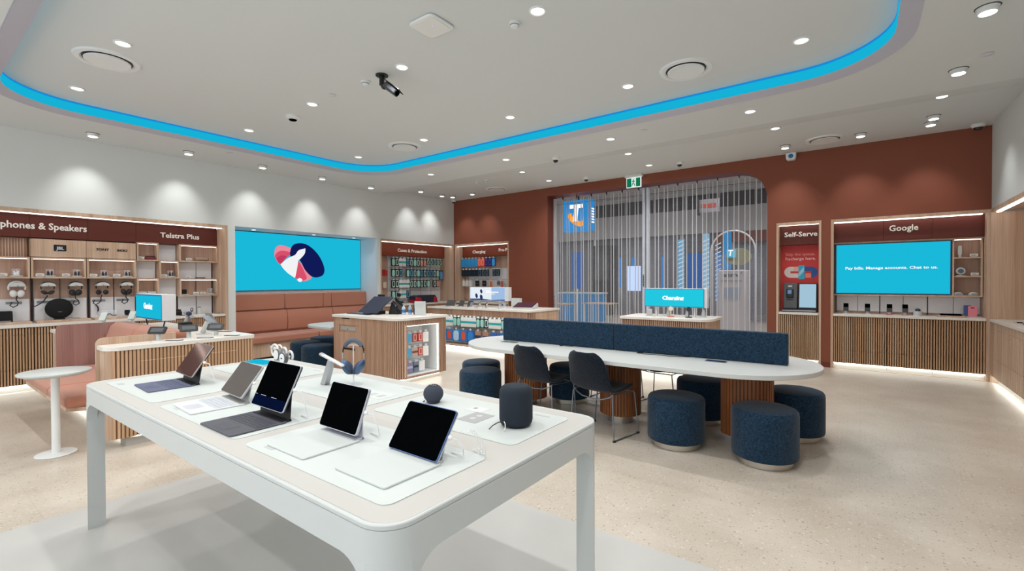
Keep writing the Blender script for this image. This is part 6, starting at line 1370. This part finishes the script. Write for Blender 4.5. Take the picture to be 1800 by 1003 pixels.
m = MB(); m.tube([(-3.36, 13.9, 0)]+[(-2.8+.56*math.cos(a), 13.9, 2.28+.56*math.sin(a)) for a in [PI*(1-k/20) for k in range(21)]]+[(-2.24, 13.9, 0)], .022, 8); m.build('arch_tube', mat('arch_pale', 'd2d2d8', .4), t)
MB().box(-3.35, -2.25, 13.95, 13.97, .1, 2.2).build('arch_glass', mat('arch_glass', '9aa4b8', .1, alpha=.15), t)
t = thing('round_sign', 'round olive sign with a small lit logo panel above the cash machine', 'sign', (-2.68, 13.75, 1.9), world=True)
MB().prism(ell(-2.62, 2.12, .32, .23, 0, 32), 13.7, 13.74, 'y').build('disc', mat('olive_disc', '8f8f72', .5), t); MB().box(-2.9, -2.68, 13.66, 13.7, 2.1, 2.32).build('logo_panel', emit('logo_cyan', '4cb6e0', .9), t)
m = MB(); m.prism([(-2.86, 2.3), (-2.74, 2.3), (-2.74, 2.27), (-2.78, 2.27), (-2.8, 2.14), (-2.83, 2.14), (-2.81, 2.27), (-2.86, 2.27)], 13.64, 13.66, 'y'); m.build('logo_mark', SCRW, t); MB().box(-2.64, -2.6, 13.72, 13.74, 0, 1.95).build('pole', ALU, t)
for k, (x0, x1, y, z0, z1, c1, lab) in enumerate(((-4.92, -4.72, 16, .9, 2.85, '6fb2dc', 'tall pale blue patterned banner, left one of the mall banners'), (-4.70, -4.2, 16.3, .8, 2.4, '1c5ca8', 'wide deep blue banner in the middle of the mall banners'), (-4.12, -3.92, 16, .9, 3.0, '8fc0e0', 'tall pale blue patterned banner, right one of the mall banners'),
        (-3.88, -3.7, 16.6, .8, 2.4, '2b78c8', 'narrow bright blue banner right of the patterned one'), (-3.36, -3.14, 15.4, 1.0, 3.0, '2a8ac8', 'narrow blue banner seen through the arch frame'), (-8.3, -7.9, 14.8, 1.2, 2.5, '2160b0', 'blue panel low behind the left end of the shutter'),
        (-7.85, -7.72, 17.8, 1.2, 2.4, '3a86d4', 'slim blue strip, first of the row through the left leaf'), (-7.3, -7.18, 17.8, 1.2, 2.4, '3a86d4', 'slim blue strip, second of the row through the left leaf'), (-6.75, -6.62, 17.8, 1.2, 2.4, '3a86d4', 'slim blue strip, third of the row through the left leaf'), (-6.1, -5.98, 17.8, 1.2, 2.4, '3a86d4', 'slim blue strip, fourth of the row through the left leaf'))):
    t = thing('banner', lab, 'banner', ((x0+x1)/2, y, 0), group='blue banners and panels in the mall', world=True)
    MB().box(x0, x1, y, y+.03, z0, z1).build('face', emit('ban_'+c1, c1, .75), t)
    if 'patterned' in lab:
        m = MB()
        for q in range(14): m.add([(x0, y-.004, z0+q*.14), (x1, y-.004, z0+q*.14+.08), (x1, y-.004, z0+q*.14+.12), (x0, y-.004, z0+q*.14+.03)], [(0, 1, 2, 3)])
        m.build('white_pattern', emit('ban_white', 'e6eef6', .75), t, smooth=0)
    MB().box((x0+x1)/2-.02, (x0+x1)/2+.02, y+.03, y+.05, 0, z1).build('post', ALU, t)
t = thing('glowing_light_box', 'bright white glowing panel seen through the left shutter leaf', 'light panel', (-6.07, 15, 0), world=True)
MB().box(-6.29, -5.85, 15, 15.06, 1.14, 1.97).build('panel', emit('panel_glow', 'b8cef4', 1.2), t); MB().box(-6.1, -6.04, 15.01, 15.05, 0, 1.14).build('leg', ALU, t)
t = thing('direction_sign', 'grey hanging direction sign beyond the right shutter leaf', 'sign', (-3.2, 13, 3.2), world=True)
MB().box(-3.45, -2.95, 13.0, 13.06, 3.28, 3.62).build('board', mat('dir_grey', 'a9a9b2', .5), t); MB().box(-3.5, -3.44, 12.98, 13.08, 3.22, 3.68).build('end_cap', DGREY, t); MB().cyl((-3.2, 13.03), .012, 3.62, 4.95, 8).build('rod', ALU, t)
MB().box(-3.4, -3.02, 12.994, 13.0, 3.4, 3.5).build('red_panel', mat('dir_text', 'c9594c', .5), t)
for k, (x, y, s) in enumerate(((-7.9, 13.2, 'nearest the left shutter end'), (-6.9, 14.2, 'behind the left shutter leaf'))):
    t = thing('mall_bench_table', 'wooden slatted mall table with white legs, %s' % s, 'table', (x, y, 0), group='slatted mall tables')
    for q in range(5): MB().box(-.5, .5, -.35+q*.14, -.25+q*.14, .72, .75).build('slat', OAK, t)
    for a in (-.42, .42):
        m = MB(); m.tube([(a, -.3, 0), (a, -.3, .72), (a, .3, .72), (a, .3, 0)], .02, 8); m.build('leg', METW, t)
t = thing('mall_counter', 'blue lit counter low beyond the left end of the shutter', 'counter', (-8.3, 15.6, 0), world=True)
MB().box(-9.2, -7.5, 15.4, 15.9, 0, 1.0).build('body', mat('mall_blue', '2f8fd0', .5), t); MB().box(-9.25, -7.45, 15.35, 15.95, 1.0, 1.05).build('top', mat('mall_blue_top', 'b9cdd8', .5), t)
for k, (x0, x1, y, z1, c1, lab) in enumerate(((-9.4, -8.6, 18.6, 3.0, '26262c', 'dark tall display at the far left of the mall'), (-7.6, -5.2, 21, 1.3, '8c8a90', 'low pale grey kiosk across the mall'), (-3.7, -3.4, 17.5, 2.3, '3c3a44', 'dark narrow cabinet across the mall, left of the arch'), (-2.1, -1.6, 17.8, 2.4, '4a4850', 'dark cabinet across the mall, right of the cash machine'), (-5.6, -4.9, 18.4, 2.4, '5a5660', 'grey cabinet across the mall behind the banners'))):
    t = thing('shop_fixture', lab, 'cabinet', ((x0+x1)/2, y, 0), group='fixtures across the mall', world=True)
    MB().box(x0, x1, y, y+.5, 0, z1).build('body', mat('fx_'+c1, c1, .5), t, bevel=.01); MB().box(x0+.05, x1-.05, y-.01, y, z1*.5, z1*.9).build('front_panel', mat('fxp_'+c1, c1, .2), t)
for k, (x, y) in enumerate(((-8, 12.5), (-5, 12.5), (-2, 12.5), (1, 12.5), (-9, 16), (-6, 16), (-3, 16), (0, 16), (-8, 21), (-4, 21), (0, 21))):
    t = thing('mall_downlight', 'round ceiling lamp of the mall, %s row' % (('near', 'middle', 'far')[0 if k < 4 else 1 if k < 8 else 2]), 'ceiling light', (x, y, 4.94 if y < 19 else 3.2), group='mall ceiling lamps')
    MB().cyl((0, 0), .09, -.004, .01, 20).build('lens', LENS, t)
    lens_light('mall_beam', t, (0, 0, -.03), (0, 0, 0), 230 if y < 19 else 110, 2.6, .8, .1, (1, .96, .93))
# strip of light under the mall shopfront ceiling
for o in list(bpy.data.objects):
    if '_w' in o.keys(): del o['_w']
